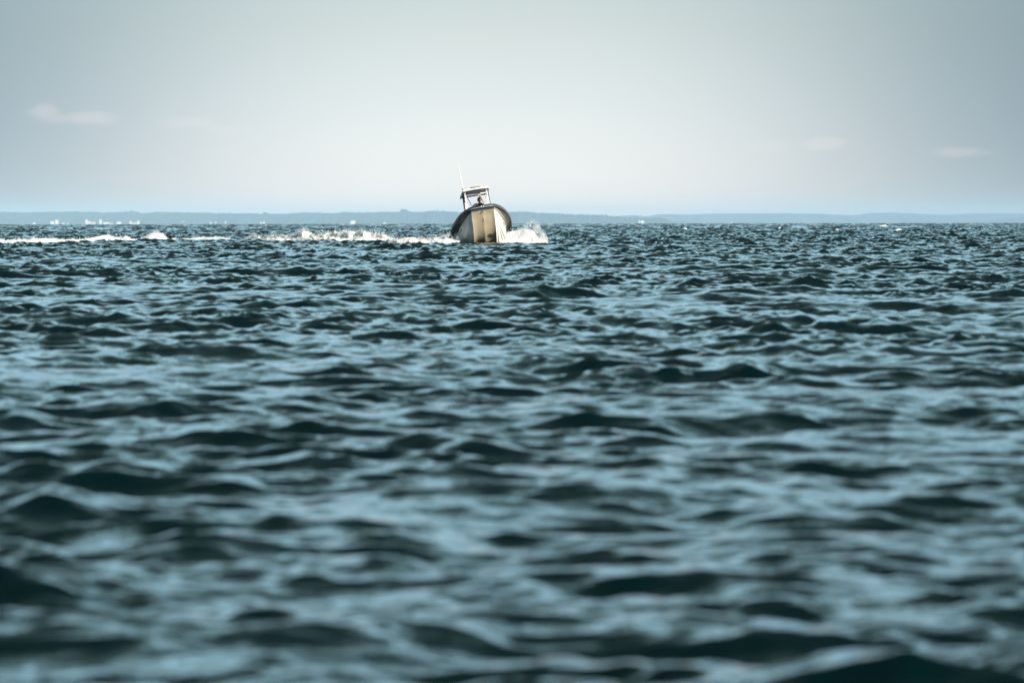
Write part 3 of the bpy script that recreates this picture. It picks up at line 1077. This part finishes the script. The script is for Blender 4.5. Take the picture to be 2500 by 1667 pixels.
for y, sc_ in ((3.46, 0.94), (3.50, 1.0), (3.56, 1.0), (3.60, 0.94)):
    v.append((0.10, y, -0.12))
    for k in range(m_ + 1):
        t = math.pi * k / m_
        v.append((0.10 + 0.52 * sc_ * math.cos(t), y + 0.12 * (1 - math.sin(t)), -0.12 + (0.86 * sc_) * math.sin(t) ** 0.8))
w_ = m_ + 2
f.append(tuple(range(w_ - 1, -1, -1)))
f.append(tuple(range(3 * w_, 4 * w_)))
for L_ in range(3):
    for k in range(w_):
        f.append((L_ * w_ + k, L_ * w_ + (k + 1) % w_, (L_ + 1) * w_ + (k + 1) % w_, (L_ + 1) * w_ + k))
mesh_obj('seat_back', v, f, M_CANVAS, seat, False)

# ------------------------------------------------------------------ the person at the helm
M_SKIN = material('weathered_skin', (0.42, 0.19, 0.12), 0.5, 0.4, noise=0.1, nscale=20)
M_JACKET = material('dark_jacket', (0.008, 0.009, 0.012), 0.8, 0.3, noise=0.3, nscale=12, bump=0.004)
M_TROUSER = material('dark_trousers', (0.02, 0.025, 0.035), 0.85, 0.3, noise=0.3, nscale=12)
M_CAP = material('faded_red_cap', (0.33, 0.075, 0.06), 0.8, 0.3, noise=0.2, nscale=14)
M_HAIR = material('dark_hair', (0.012, 0.010, 0.010), 0.7, 0.3, noise=0.3, nscale=30)
M_SHOE = material('black_shoe', (0.02, 0.02, 0.02), 0.6, 0.4, noise=0.2, nscale=12)

SOLE_Z = -0.60 + 0.0
person = empty('person')
FEET = Vector((0.15, 3.10, -0.885))
person.matrix_world = Matrix.Translation(BOW) @ M_BOAT @ Matrix.Translation(FEET)
tag(person, 'person in a dark jacket and red cap standing at the helm under the hardtop', 'person')


def skin_obj(name, verts, radii, edges, mat, root, parent=None, levels=2):
    me = bpy.data.meshes.new(name)
    me.from_pydata([Vector(q) for q in verts], edges, [])
    o = bpy.data.objects.new(name, me)
    COL.objects.link(o)
    o.parent = parent or person
    md = o.modifiers.new('skin', 'SKIN')
    for q, sv in enumerate(me.skin_vertices[0].data):
        r_ = radii[q]
        sv.radius = r_ if isinstance(r_, tuple) else (r_, r_)
        sv.use_root = q == root
    md.use_smooth_shade = True
    md.branch_smoothing = 0.6
    sd = o.modifiers.new('sub', 'SUBSURF')
    sd.levels = levels
    sd.render_levels = levels
    me.materials.append(mat)
    return o


# joints: facing the bow (-y); arms forward on the wheel
J = [(0, 0, 0.93), (0, -0.01, 1.10), (0, -0.02, 1.28), (0, -0.01, 1.42), (0, -0.03, 1.51), (0.01, -0.05, 1.58),      # 0-5 pelvis..neck..jaw
     (0.015, -0.055, 1.66), (0.015, -0.045, 1.73),                                                                        # 6-7 head
     (-0.10, 0, 0.88), (-0.11, -0.03, 0.50), (-0.12, 0.0, 0.09), (-0.12, -0.12, 0.04),                                   # 8-11 leg
     (0.10, 0, 0.88), (0.11, -0.03, 0.50), (0.12, 0.0, 0.09), (0.12, -0.12, 0.04),                                       # 12-15 leg
     (-0.19, -0.01, 1.40), (-0.25, -0.10, 1.16), (-0.16, -0.32, 1.08), (-0.14, -0.39, 1.08),                             # 16-19 arm
     (0.19, -0.01, 1.40), (0.25, -0.10, 1.16), (0.16, -0.32, 1.08), (0.14, -0.39, 1.08)]                                 # 20-23
RAD = [(0.15, 0.11), (0.14, 0.10), (0.16, 0.11), (0.13, 0.09), 0.058, (0.062, 0.072),
       (0.078, 0.095), (0.07, 0.085),
       0.085, 0.058, 0.038, 0.035, 0.085, 0.058, 0.038, 0.035,
       0.062, 0.045, 0.030, 0.032, 0.062, 0.045, 0.030, 0.032]
E = [(0, 1), (1, 2), (2, 3), (3, 4), (4, 5), (5, 6), (6, 7), (0, 8), (8, 9), (9, 10), (10, 11), (0, 12), (12, 13), (13, 14), (14, 15),
     (3, 16), (16, 17), (17, 18), (18, 19), (3, 20), (20, 21), (21, 22), (22, 23)]
body = skin_obj('body', J, RAD, E, M_SKIN, 0)
grow = lambda r_, g: tuple(q + g for q in r_) if isinstance(r_, tuple) else r_ + g
idx = [0, 1, 2, 3, 4, 16, 17, 18, 20, 21, 22]
re = {a: b for b, a in enumerate(idx)}
jj = [list(J[a]) for a in idx]
jj[4][2] -= 0.03
jk = skin_obj('jacket', jj, [grow(RAD[a], 0.028) for a in idx],
              [(re[a], re[b]) for a, b in E if a in re and b in re], M_JACKET, 0)
v, f = tube([(0.085 * math.cos(t), -0.035 + 0.085 * math.sin(t), 1.485) for t in np.linspace(0, 2 * math.pi, 13)], 0.028, 8, cap=False)
mesh_obj('collar', v, f, M_JACKET, jk, True)
idx = [0, 8, 9, 10, 12, 13, 14]
re = {a: b for b, a in enumerate(idx)}
skin_obj('trousers', [J[a] for a in idx], [grow(RAD[a], 0.02) for a in idx], [(re[a], re[b]) for a, b in E if a in re and b in re], M_TROUSER, 0)
for s in (-1, 1):
    skin_obj('shoe', [(s * 0.12, 0.03, 0.05), (s * 0.12, -0.08, 0.05), (s * 0.125, -0.17, 0.04)], [0.05, 0.048, 0.04], [(0, 1), (1, 2)], M_SHOE, 0)
    # fingers closed round the wheel rim, thumb from the side of the palm
    px0, py0, pz0 = s * 0.14, -0.39, 1.08
    for k in range(4):
        z = pz0 + 0.026 - 0.017 * k
        ln_ = (0.9, 1.0, 0.95, 0.78)[k]
        skin_obj('finger', [(px0, py0 + 0.01, z), (px0 - s * 0.008, py0 - 0.035 * ln_, z + 0.004), (px0 - s * 0.03, py0 - 0.052 * ln_, z), (px0 - s * 0.048, py0 - 0.036 * ln_, z - 0.002)],
                 [0.010, 0.009, 0.0085, 0.0075], [(0, 1), (1, 2), (2, 3)], M_SKIN, 0, body, 1)
    skin_obj('thumb', [(px0 - s * 0.012, py0 + 0.03, pz0 + 0.02), (px0 - s * 0.038, py0 + 0.005, pz0 + 0.036), (px0 - s * 0.05, py0 - 0.02, pz0 + 0.034)],
             [0.012, 0.010, 0.008], [(0, 1), (1, 2)], M_SKIN, 0, body, 1)
HC = Vector((0.015, -0.05, 1.665))


def blob(name, c, rx, ry, rz, mat, parent, cut=None):
    bm = bmesh.new()
    bmesh.ops.create_icosphere(bm, subdivisions=3, radius=1.0)
    for q in bm.verts:
        q.co = Vector((c[0] + q.co.x * rx, c[1] + q.co.y * ry, c[2] + q.co.z * rz))
    if cut:
        bmesh.ops.delete(bm, geom=[q for q in bm.verts if cut(q.co)], context='VERTS')
    me = bpy.data.meshes.new(name)
    bm.to_mesh(me)
    bm.free()
    me.shade_smooth()
    me.materials.append(mat)
    o = bpy.data.objects.new(name, me)
    COL.objects.link(o)
    o.parent = parent
    return o


v = [(HC.x - 0.014, -0.135, 1.645), (HC.x + 0.014, -0.135, 1.645), (HC.x, -0.172, 1.642), (HC.x, -0.135, 1.69)]
mesh_obj('nose', v, [(0, 1, 2), (0, 2, 3), (1, 3, 2), (0, 3, 1)], M_SKIN, body)
for s in (-1, 1):
    blob('ear', (HC.x + s * 0.083, -0.04, 1.655), 0.012, 0.02, 0.033, M_SKIN, body)
    blob('eye', (HC.x + s * 0.032, -0.136, 1.672), 0.012, 0.008, 0.008, M_HAIR, body)
blob('mouth', (HC.x, -0.133, 1.612), 0.026, 0.008, 0.006, M_CAP, body)
blob('hair', (HC.x - 0.012, -0.025, 1.665), 0.098, 0.102, 0.112, M_HAIR, body, lambda q: q.y < -0.055 and q.x > -0.055 and q.z < 1.73 or q.y < -0.11)
cap_ = blob('cap', (HC.x + 0.004, -0.045, 1.705), 0.099, 0.112, 0.088, M_CAP, person, lambda q: q.z < 1.70)
v = [(HC.x - 0.07, -0.13, 1.708), (HC.x + 0.07, -0.13, 1.708), (HC.x + 0.045, -0.20, 1.698), (HC.x - 0.045, -0.20, 1.698),
     (HC.x - 0.07, -0.13, 1.716), (HC.x + 0.07, -0.13, 1.716), (HC.x + 0.045, -0.20, 1.706), (HC.x - 0.045, -0.20, 1.706)]
mesh_obj('peak', v, [(0, 1, 2, 3), (4, 7, 6, 5), (0, 4, 5, 1), (1, 5, 6, 2), (2, 6, 7, 3), (3, 7, 4, 0)], M_CAP, cap_)

# ------------------------------------------------------------------ white water
M_FOAM = bpy.data.materials.new('white_foam')
M_FOAM.use_nodes = True
nt = M_FOAM.node_tree
nt.nodes.clear()
o_ = nt.nodes.new('ShaderNodeOutputMaterial')
d_ = nt.nodes.new('ShaderNodeBsdfDiffuse')
t_ = nt.nodes.new('ShaderNodeBsdfTranslucent')
m_ = nt.nodes.new('ShaderNodeMixShader')
m_.inputs[0].default_value = 0.5
n1 = nt.nodes.new('ShaderNodeTexNoise')
n1.inputs['Scale'].default_value = 6.0
n1.inputs['Detail'].default_value = 6
tc = nt.nodes.new('ShaderNodeTexCoord')
nt.links.new(tc.outputs['Object'], n1.inputs[0])
mx = nt.nodes.new('ShaderNodeMix')
mx.data_type = 'RGBA'
nt.links.new(n1.outputs['Fac'], mx.inputs[0])
mx.inputs[6].default_value = (0.86, 0.91, 0.93, 1)
mx.inputs[7].default_value = (0.97, 0.98, 0.98, 1)
nt.links.new(mx.outputs[2], d_.inputs[0])
nt.links.new(mx.outputs[2], t_.inputs[0])
nt.links.new(d_.outputs[0], m_.inputs[1])
nt.links.new(t_.outputs[0], m_.inputs[2])
nt.links.new(m_.outputs[0], o_.inputs[0])


M_SHEET = bpy.data.materials.new('foam_sheet')
M_SHEET.use_nodes = True
nt = M_SHEET.node_tree
nt.nodes.clear()
o_ = nt.nodes.new('ShaderNodeOutputMaterial')
d_ = nt.nodes.new('ShaderNodeBsdfDiffuse')
t_ = nt.nodes.new('ShaderNodeBsdfTranslucent')
m_ = nt.nodes.new('ShaderNodeMixShader')
m_.inputs[0].default_value = 0.12
tc = nt.nodes.new('ShaderNodeTexCoord')
n1 = nt.nodes.new('ShaderNodeTexNoise')
n1.inputs['Scale'].default_value = 9.0
n1.inputs['Detail'].default_value = 5
nt.links.new(tc.outputs['Object'], n1.inputs[0])
b = nt.nodes.new('ShaderNodeBump')
b.inputs['Distance'].default_value = 0.02
nt.links.new(n1.outputs['Fac'], b.inputs['Height'])
for q in (d_, t_):
    q.inputs['Color'].default_value = (0.97, 0.98, 0.985, 1)
    nt.links.new(b.outputs[0], q.inputs['Normal'])
nt.links.new(d_.outputs[0], m_.inputs[1])
nt.links.new(t_.outputs[0], m_.inputs[2])
nt.links.new(m_.outputs[0], o_.inputs[0])


def droplets(points, sizes, rng):
    """A tiny four-sided drop at every point."""
    T = np.array([(1, 1, 1), (-1, -1, 1), (-1, 1, -1), (1, -1, -1)], float) / 1.3
    n = len(points)
    q = rng.standard_normal((n, 4))
    q /= np.linalg.norm(q, axis=1)[:, None]
    w, x, y, z = q.T
    Rm = np.stack([1 - 2 * (y * y + z * z), 2 * (x * y - z * w), 2 * (x * z + y * w),
                   2 * (x * y + z * w), 1 - 2 * (x * x + z * z), 2 * (y * z - x * w),
                   2 * (x * z - y * w), 2 * (y * z + x * w), 1 - 2 * (x * x + y * y)], -1).reshape(n, 3, 3)
    v = np.einsum('nij,kj->nki', Rm, T) * sizes[:, None, None] + points[:, None, :]
    base = (np.arange(n) * 4)[:, None]
    f = np.array([(0, 1, 2), (0, 3, 1), (0, 2, 3), (1, 3, 2)])
    return v.reshape(-1, 3), (base[:, :, None] + f[None]).reshape(-1, 3)


def white_water(name, label, parts):
    """Joins triangle/quad sheets and drops into one mass of foam."""
    co, loops, starts = [], [], []
    b, l = 0, 0
    for v, f in parts:
        if len(f) == 0:
            continue
        co.append(v)
        k = f.shape[1]
        loops.append((f + b).ravel())
        starts.append(l + np.arange(len(f)) * k)
        b += len(v)
        l += f.size
    o = np_mesh(name, np.concatenate(co), np.concatenate(loops), np.concatenate(starts), M_SHEET, smooth=False)
    o.data.materials.append(M_FOAM)
    mi = np.concatenate([np.full(len(f), 0 if f.shape[1] == 4 else 1) for v, f in parts if len(f)])
    o.data.polygons.foreach_set('material_index', mi.astype(np.int32))
    tag(o, label, None, None, 'stuff')
    return o


def foam_ridge(path_px, path_top, path_dist, depth, seed, res=0.05, thr=0.35, drops=12000, fly=0.25, size=(0.008, 0.02), flat=1.6):
    """Churned ridge following a path over the sea; its height is the plume's height along the way."""
    rng = np.random.default_rng(seed)
    px = np.array(path_px, float)
    xw = (px - 1250) / F_PX * np.array(path_dist, float)
    dist = np.array(path_dist, float)
    ztop = CAM_H + (EYE_Y - np.array(path_top, float)) / F_PX * dist
    L = xw[-1] - xw[0]
    n = int(L / res)
    u = np.linspace(xw[0], xw[-1], n)
    D = np.interp(u, xw, dist)
    _, _, zs0 = sea(u, D)
    H = np.maximum(np.interp(u, xw, ztop) - np.minimum(zs0, 0.1), 0.02)
    nv = int(2 * depth / (res * 1.3)) + 1
    tv = np.linspace(-1, 1, nv)
    U, V = np.meshgrid(u, tv)
    Y = D[None, :] + V * depth
    nse = fbm(U * 1.3, V * depth * 1.6 + seed, seed, 2)
    fine = fbm(U * 7, V * depth * 7, seed + 5, 3)
    env = np.exp(-(V * 1.9 + 0.5 * lattice_noise(U * 0.5, U * 0, seed + 2)) ** 2)
    prof = env * (0.95 + 0.12 * nse) + 0.045 * fine * env ** 0.5
    sx, sy, sz = sea(U, Y)
    hgt = np.maximum(prof, 0) * H[None, :]
    lace = fbm(U * 0.9, V * depth * 1.3, seed + 11, 5)
    keep = (hgt > thr * 0.1) | (lace > 0.25 + np.abs(V) * 0.9)
    Z = sz + hgt + 0.012 + 0.012 * fine
    X = sx + 0.05 * lattice_noise(U * 5, V * 20, seed + 8) * (hgt > 0.1)
    co = np.stack([X, sy, Z], -1).reshape(-1, 3)
    i = (np.arange(nv - 1)[:, None] * n + np.arange(n - 1)[None, :])
    kp = keep[:-1, :-1] & keep[1:, 1:] & keep[:-1, 1:]
    i = i[kp]
    q = np.stack([i, i + 1, i + n + 1, i + n], -1)
    # flying drops, thick near the crest and thinning upwards
    wgt = (H ** 1.5)
    cdf = np.cumsum(wgt) / wgt.sum()
    k = np.searchsorted(cdf, rng.random(drops)).clip(0, n - 1)
    burst = 0.55 + 0.75 * np.clip(0.5 + fbm(u * 1.9, u * 0, seed + 21, 3), 0, 1.4)
    v_ = rng.normal(0.05, 0.2, drops)
    hh = H[k] * (np.exp(-(v_ * 1.7) ** 2) * (0.78 + 0.25 * rng.random(drops)) + rng.exponential(0.10, drops) * burst[k])
    hh += rng.exponential(fly * 0.07, drops) * burst[k] * (rng.random(drops) < 0.5)
    ddx = rng.normal(0, 0.05, drops)
    P = np.stack([u[k] + ddx, D[k] + v_ * depth, np.zeros(drops)], -1)
    _, _, pz = sea(P[:, 0], P[:, 1])
    P[:, 2] = pz + hh * 0.92
    s = rng.uniform(size[0], size[1], drops) * (1 + 0.4 * rng.random(drops))
    return [(co, q), droplets(P, s, rng)]


# the trail the boat has left, seen from the side
parts = foam_ridge([600, 609, 621, 637, 677, 698, 711, 723, 739, 750, 759, 767, 780, 805, 825, 836, 850, 870, 887, 907, 938, 953, 971, 985],
                   [584, 576, 574, 580, 574, 575, 579, 570, 561, 562, 568, 576, 572, 573, 567, 563, 566, 565, 563, 569, 571, 580, 585, 588],
                   [308, 308, 307, 306, 304, 303, 302, 301, 300, 300, 300, 299, 299, 298, 297, 297, 296, 296, 295, 295, 294, 294, 293, 292],
                   1.25, 5, drops=2800, fly=0.9)
parts += foam_ridge([600, 700, 800, 900, 985], [586, 583, 582, 582, 586], [293, 290, 287, 285, 284], 1.0, 6, drops=3000, fly=0.3)
white_water('wake_foam', 'long churned plume of white water left of the boat', parts)
parts = foam_ridge([985, 1004, 1030, 1060, 1085, 1111, 1135], [588, 586, 584, 581, 578, 575, 574],
                   [290, 285, 279, 272, 266, 260, 256], 0.8, 8, drops=2200, fly=0.4, size=(0.006, 0.016))
white_water('wake_foam', 'thin spray joining the churned plume to the boat', parts)
parts = foam_ridge([-120, 0, 97, 122, 153, 191, 215, 230, 242, 258, 268, 275, 306, 349], [586, 586, 583.5, 582.5, 585, 585, 584, 580, 577, 572.5, 575, 578, 582, 584.5],
                   [268, 272, 276, 277, 279, 281, 284, 290, 293, 296, 297, 298, 300, 302], 1.3, 9, drops=2500, fly=0.25, res=0.06)
parts += foam_ridge([-120, 0, 60, 120, 190], [592, 592, 591, 590, 592], [262, 263, 266, 270, 276], 1.4, 10, drops=2000, fly=0.1, res=0.07)
white_water('wake_foam', 'smooth white crest of the wake at the left edge', parts)
parts = foam_ridge([346, 352, 358, 367, 375, 383, 391, 398, 404, 410], [584, 581, 577, 571, 569, 568.5, 569, 571, 578, 584],
                   [302] * 10, 0.6, 12, drops=1500, fly=0.6)
white_water('wake_foam', 'single burst of spray thrown up in the middle of the wake', parts)
parts = foam_ridge([410, 434, 472, 500, 530, 560], [584, 585, 582, 580.5, 581, 583], [303, 304, 306, 308, 309, 310], 0.9, 14, drops=4000, fly=0.15)
white_water('wake_foam', 'thin white streak of wake right of the burst', parts)


# spray at the hull
def bow_spray(name, label, xs, tops, cores, y0, y1, count, seed, size, soft, side):
    rng = np.random.default_rng(seed)
    xs = np.array(xs, float)
    u = np.linspace(xs[0], xs[-1], int(abs(xs[-1] - xs[0]) / 0.035))
    C = np.interp(u, xs, cores) if xs[0] < xs[-1] else np.interp(u[::-1], xs[::-1], np.array(cores)[::-1])[::-1]
    v = np.linspace(-1, 1, 40)
    U, V = np.meshgrid(u, v)
    fr = (U - xs[0]) / (xs[-1] - xs[0])
    Yc = y0 + (y1 - y0) * fr
    Y = Yc + V * 0.8
    env = np.exp(-(V * 1.6) ** 2) * (0.86 + 0.20 * fbm(U * 1.6, V * 1.4, seed, 2) + 0.10 * fbm(U * 7, V * 6, seed + 3, 3))
    hh = np.maximum(env, 0) * C[None, :]
    X = BOW.x + U + 0.05 * lattice_noise(U * 6, V * 6, seed + 4)
    _, _, Z = sea(X, Y)
    Z = np.minimum(Z, 0.2) + hh + 0.01
    co = np.stack([X, Y, Z], -1).reshape(-1, 3)
    n = len(u)
    i = (np.arange(39)[:, None] * n + np.arange(n - 1)[None, :])
    kp = (hh > 0.03)[:-1, :-1] & (hh > 0.03)[1:, 1:]
    i = i[kp]
    q = np.stack([i, i + 1, i + n + 1, i + n], -1)
    # drops: streaky jets fanning outward
    k = rng.random(count) ** 0.8
    x = xs[0] + (xs[-1] - xs[0]) * k
    if xs[0] < xs[-1]:
        T = np.interp(x, xs, tops)
        Cc = np.interp(x, xs, cores)
    else:
        T = np.interp(x, xs[::-1], np.array(tops)[::-1])
        Cc = np.interp(x, xs[::-1], np.array(cores)[::-1])
    a = rng.random(count)
    z = np.where(rng.random(count) < soft, Cc * a ** 0.5 * 1.15, Cc * 0.6 + (T * (0.85 + 0.3 * rng.random(count)) - Cc * 0.6) * a ** 1.25)
    z += rng.exponential(0.03, count)
    jet = fbm(x * 4 - z * 2.2 * side, z * 2.4, seed + 7, 3)
    keep = (jet > rng.normal(-0.35, 0.7, count)) | (z < Cc)
    yy = y0 + (y1 - y0) * k + rng.normal(0, 0.38, count)
    P = np.stack([BOW.x + x + rng.normal(0, 0.03, count), yy, z], -1)[keep]
    s = rng.uniform(size[0], size[1], len(P)) * (1 + 0.9 * (rng.random(len(P)) > 0.93))
    white_water(name, label, [(co, q), droplets(P, s, rng)])


bow_spray('bow_spray', 'bright fan of spray flung out right of the hull',
          [0.75, 1.1, 1.4, 1.7, 2.0, 2.25, 2.5, 2.72, 2.9], [0.40, 0.52, 0.55, 0.66, 0.88, 1.05, 0.90, 0.55, 0.25],
          [0.36, 0.50, 0.54, 0.60, 0.62, 0.55, 0.36, 0.16, 0.02], 252.9, 252.0, 8000, 31, (0.005, 0.014), 0.10, 1)
bow_spray('bow_spray', 'soft shaded spray spreading left of the hull',
          [-1.0, -1.3, -1.6, -2.1, -2.7, -3.4, -4.2], [0.52, 0.55, 0.50, 0.42, 0.36, 0.30, 0.18],
          [0.32, 0.36, 0.32, 0.26, 0.20, 0.14, 0.05], 251.6, 253.2, 4500, 32, (0.005, 0.013), 0.3, -1)

# single whitecaps out on the open water
def crest_near(x, y, r_=6):
    gx, gy = np.meshgrid(np.linspace(x - 0.8, x + 0.8, 25), np.linspace(y - r_, y + r_, 160))
    sx, sy, sz = sea(gx, gy)
    k = np.argmax(sz)
    return gx.ravel()[k], gy.ravel()[k]


CAPS = [(2160, 985, 1.7, 0.14, 'long bright whitecap nearest the horizon below the far hills'),
        (2226, 545, 1.15, 0.09, 'short whitecap below the long bright one'),
        (2054, 505, 0.45, 0.05, 'small whitecap furthest left of those near the right side'),
        (2077, 880, 0.5, 0.07, 'tiny whitecap left of the long bright one, close to the horizon'),
        (1673, 640, 0.4, 0.05, 'tiny whitecap by itself between the boat and the right side'),
        (1915, 660, 0.5, 0.07, 'faint whitecap beyond the middle of the right half')]
for n_, (px, d, w, h, lab) in enumerate(CAPS):
    cx, cy = crest_near((px - 1250) / F_PX * d, d)
    rng = np.random.default_rng(70 + n_)
    gx, gy = np.meshgrid(np.linspace(-w / 2, w / 2, 40), np.linspace(-0.5, 0.5, 16))
    sx, sy, sz = sea(cx + gx, cy + gy)
    e = np.clip(1 - (gx / (w / 2)) ** 2, 0, 1) ** 0.6 * np.exp(-(gy * 2.4) ** 2)
    hh = h * e * (0.7 + 0.6 * fbm(gx * 4, gy * 4, 90 + n_, 3)) 
    co = np.stack([sx, sy, sz + hh + 0.01], -1).reshape(-1, 3)
    i = (np.arange(15)[:, None] * 40 + np.arange(39)[None, :])[(hh[:-1, :-1] > 0.015)]
    o = np_mesh('whitecap', co, np.stack([i, i + 1, i + 41, i + 40], -1).ravel(), np.arange(len(i)) * 4, M_SHEET, False)
    tag(o, lab, 'whitecap', 'whitecaps on the open water')

# ------------------------------------------------------------------ gulls far off
M_GULL = material('gull_grey', (0.10, 0.10, 0.11), 0.8, 0.3, noise=0.2, nscale=20)


def gull(px, py, dist, span, bank, label):
    g = empty('gull', (float((px - 1250) / F_PX * dist), dist, CAM_H + (EYE_Y - py) / F_PX * dist), (0, bank, 0.5))
    tag(g, label, 'bird', 'gulls in the distance')
    s = span / 1.2
    v, f = tube([(0, 0.28 * s, 0.02 * s), (0, 0.15 * s, 0), (0, -0.05 * s, -0.01 * s), (0, -0.18 * s, 0.02 * s), (0, -0.25 * s, 0.03 * s)], 0.055 * s, 8, 0.03 * s)
    mesh_obj('body', v, f, M_GULL, g, True)
    for q in (-1, 1):
        p0 = [(q * 0.03 * s, 0.05 * s, 0.03 * s), (q * 0.3 * s, 0.0, 0.14 * s), (q * 0.62 * s, 0.10 * s, 0.05 * s), (q * 0.3 * s, 0.14 * s, 0.13 * s), (q * 0.03 * s, 0.17 * s, 0.02 * s)]
        p1 = [(a, b, c - 0.02 * s) for a, b, c in p0]
        mesh_obj('wing', p0 + p1, [(0, 1, 3, 4), (1, 2, 3), (5, 9, 8, 6), (6, 8, 7), (0, 5, 6, 1), (1, 6, 7, 2), (2, 7, 8, 3), (3, 8, 9, 4)], M_GULL, g)


gull(1107.8, 411.5, 2600, 0.9, 0.2, 'tiny gull high up just left of the whip aerial')
gull(1966.5, 410.3, 2600, 0.8, -0.3, 'uppermost gull over the right half of the sea')
gull(2016.5, 440.7, 3000, 0.8, 0.1, 'lower right gull of the pair over the right half')
gull(1975.5, 442.0, 3400, 0.6, -0.1, 'faintest gull, low and left of its neighbour')
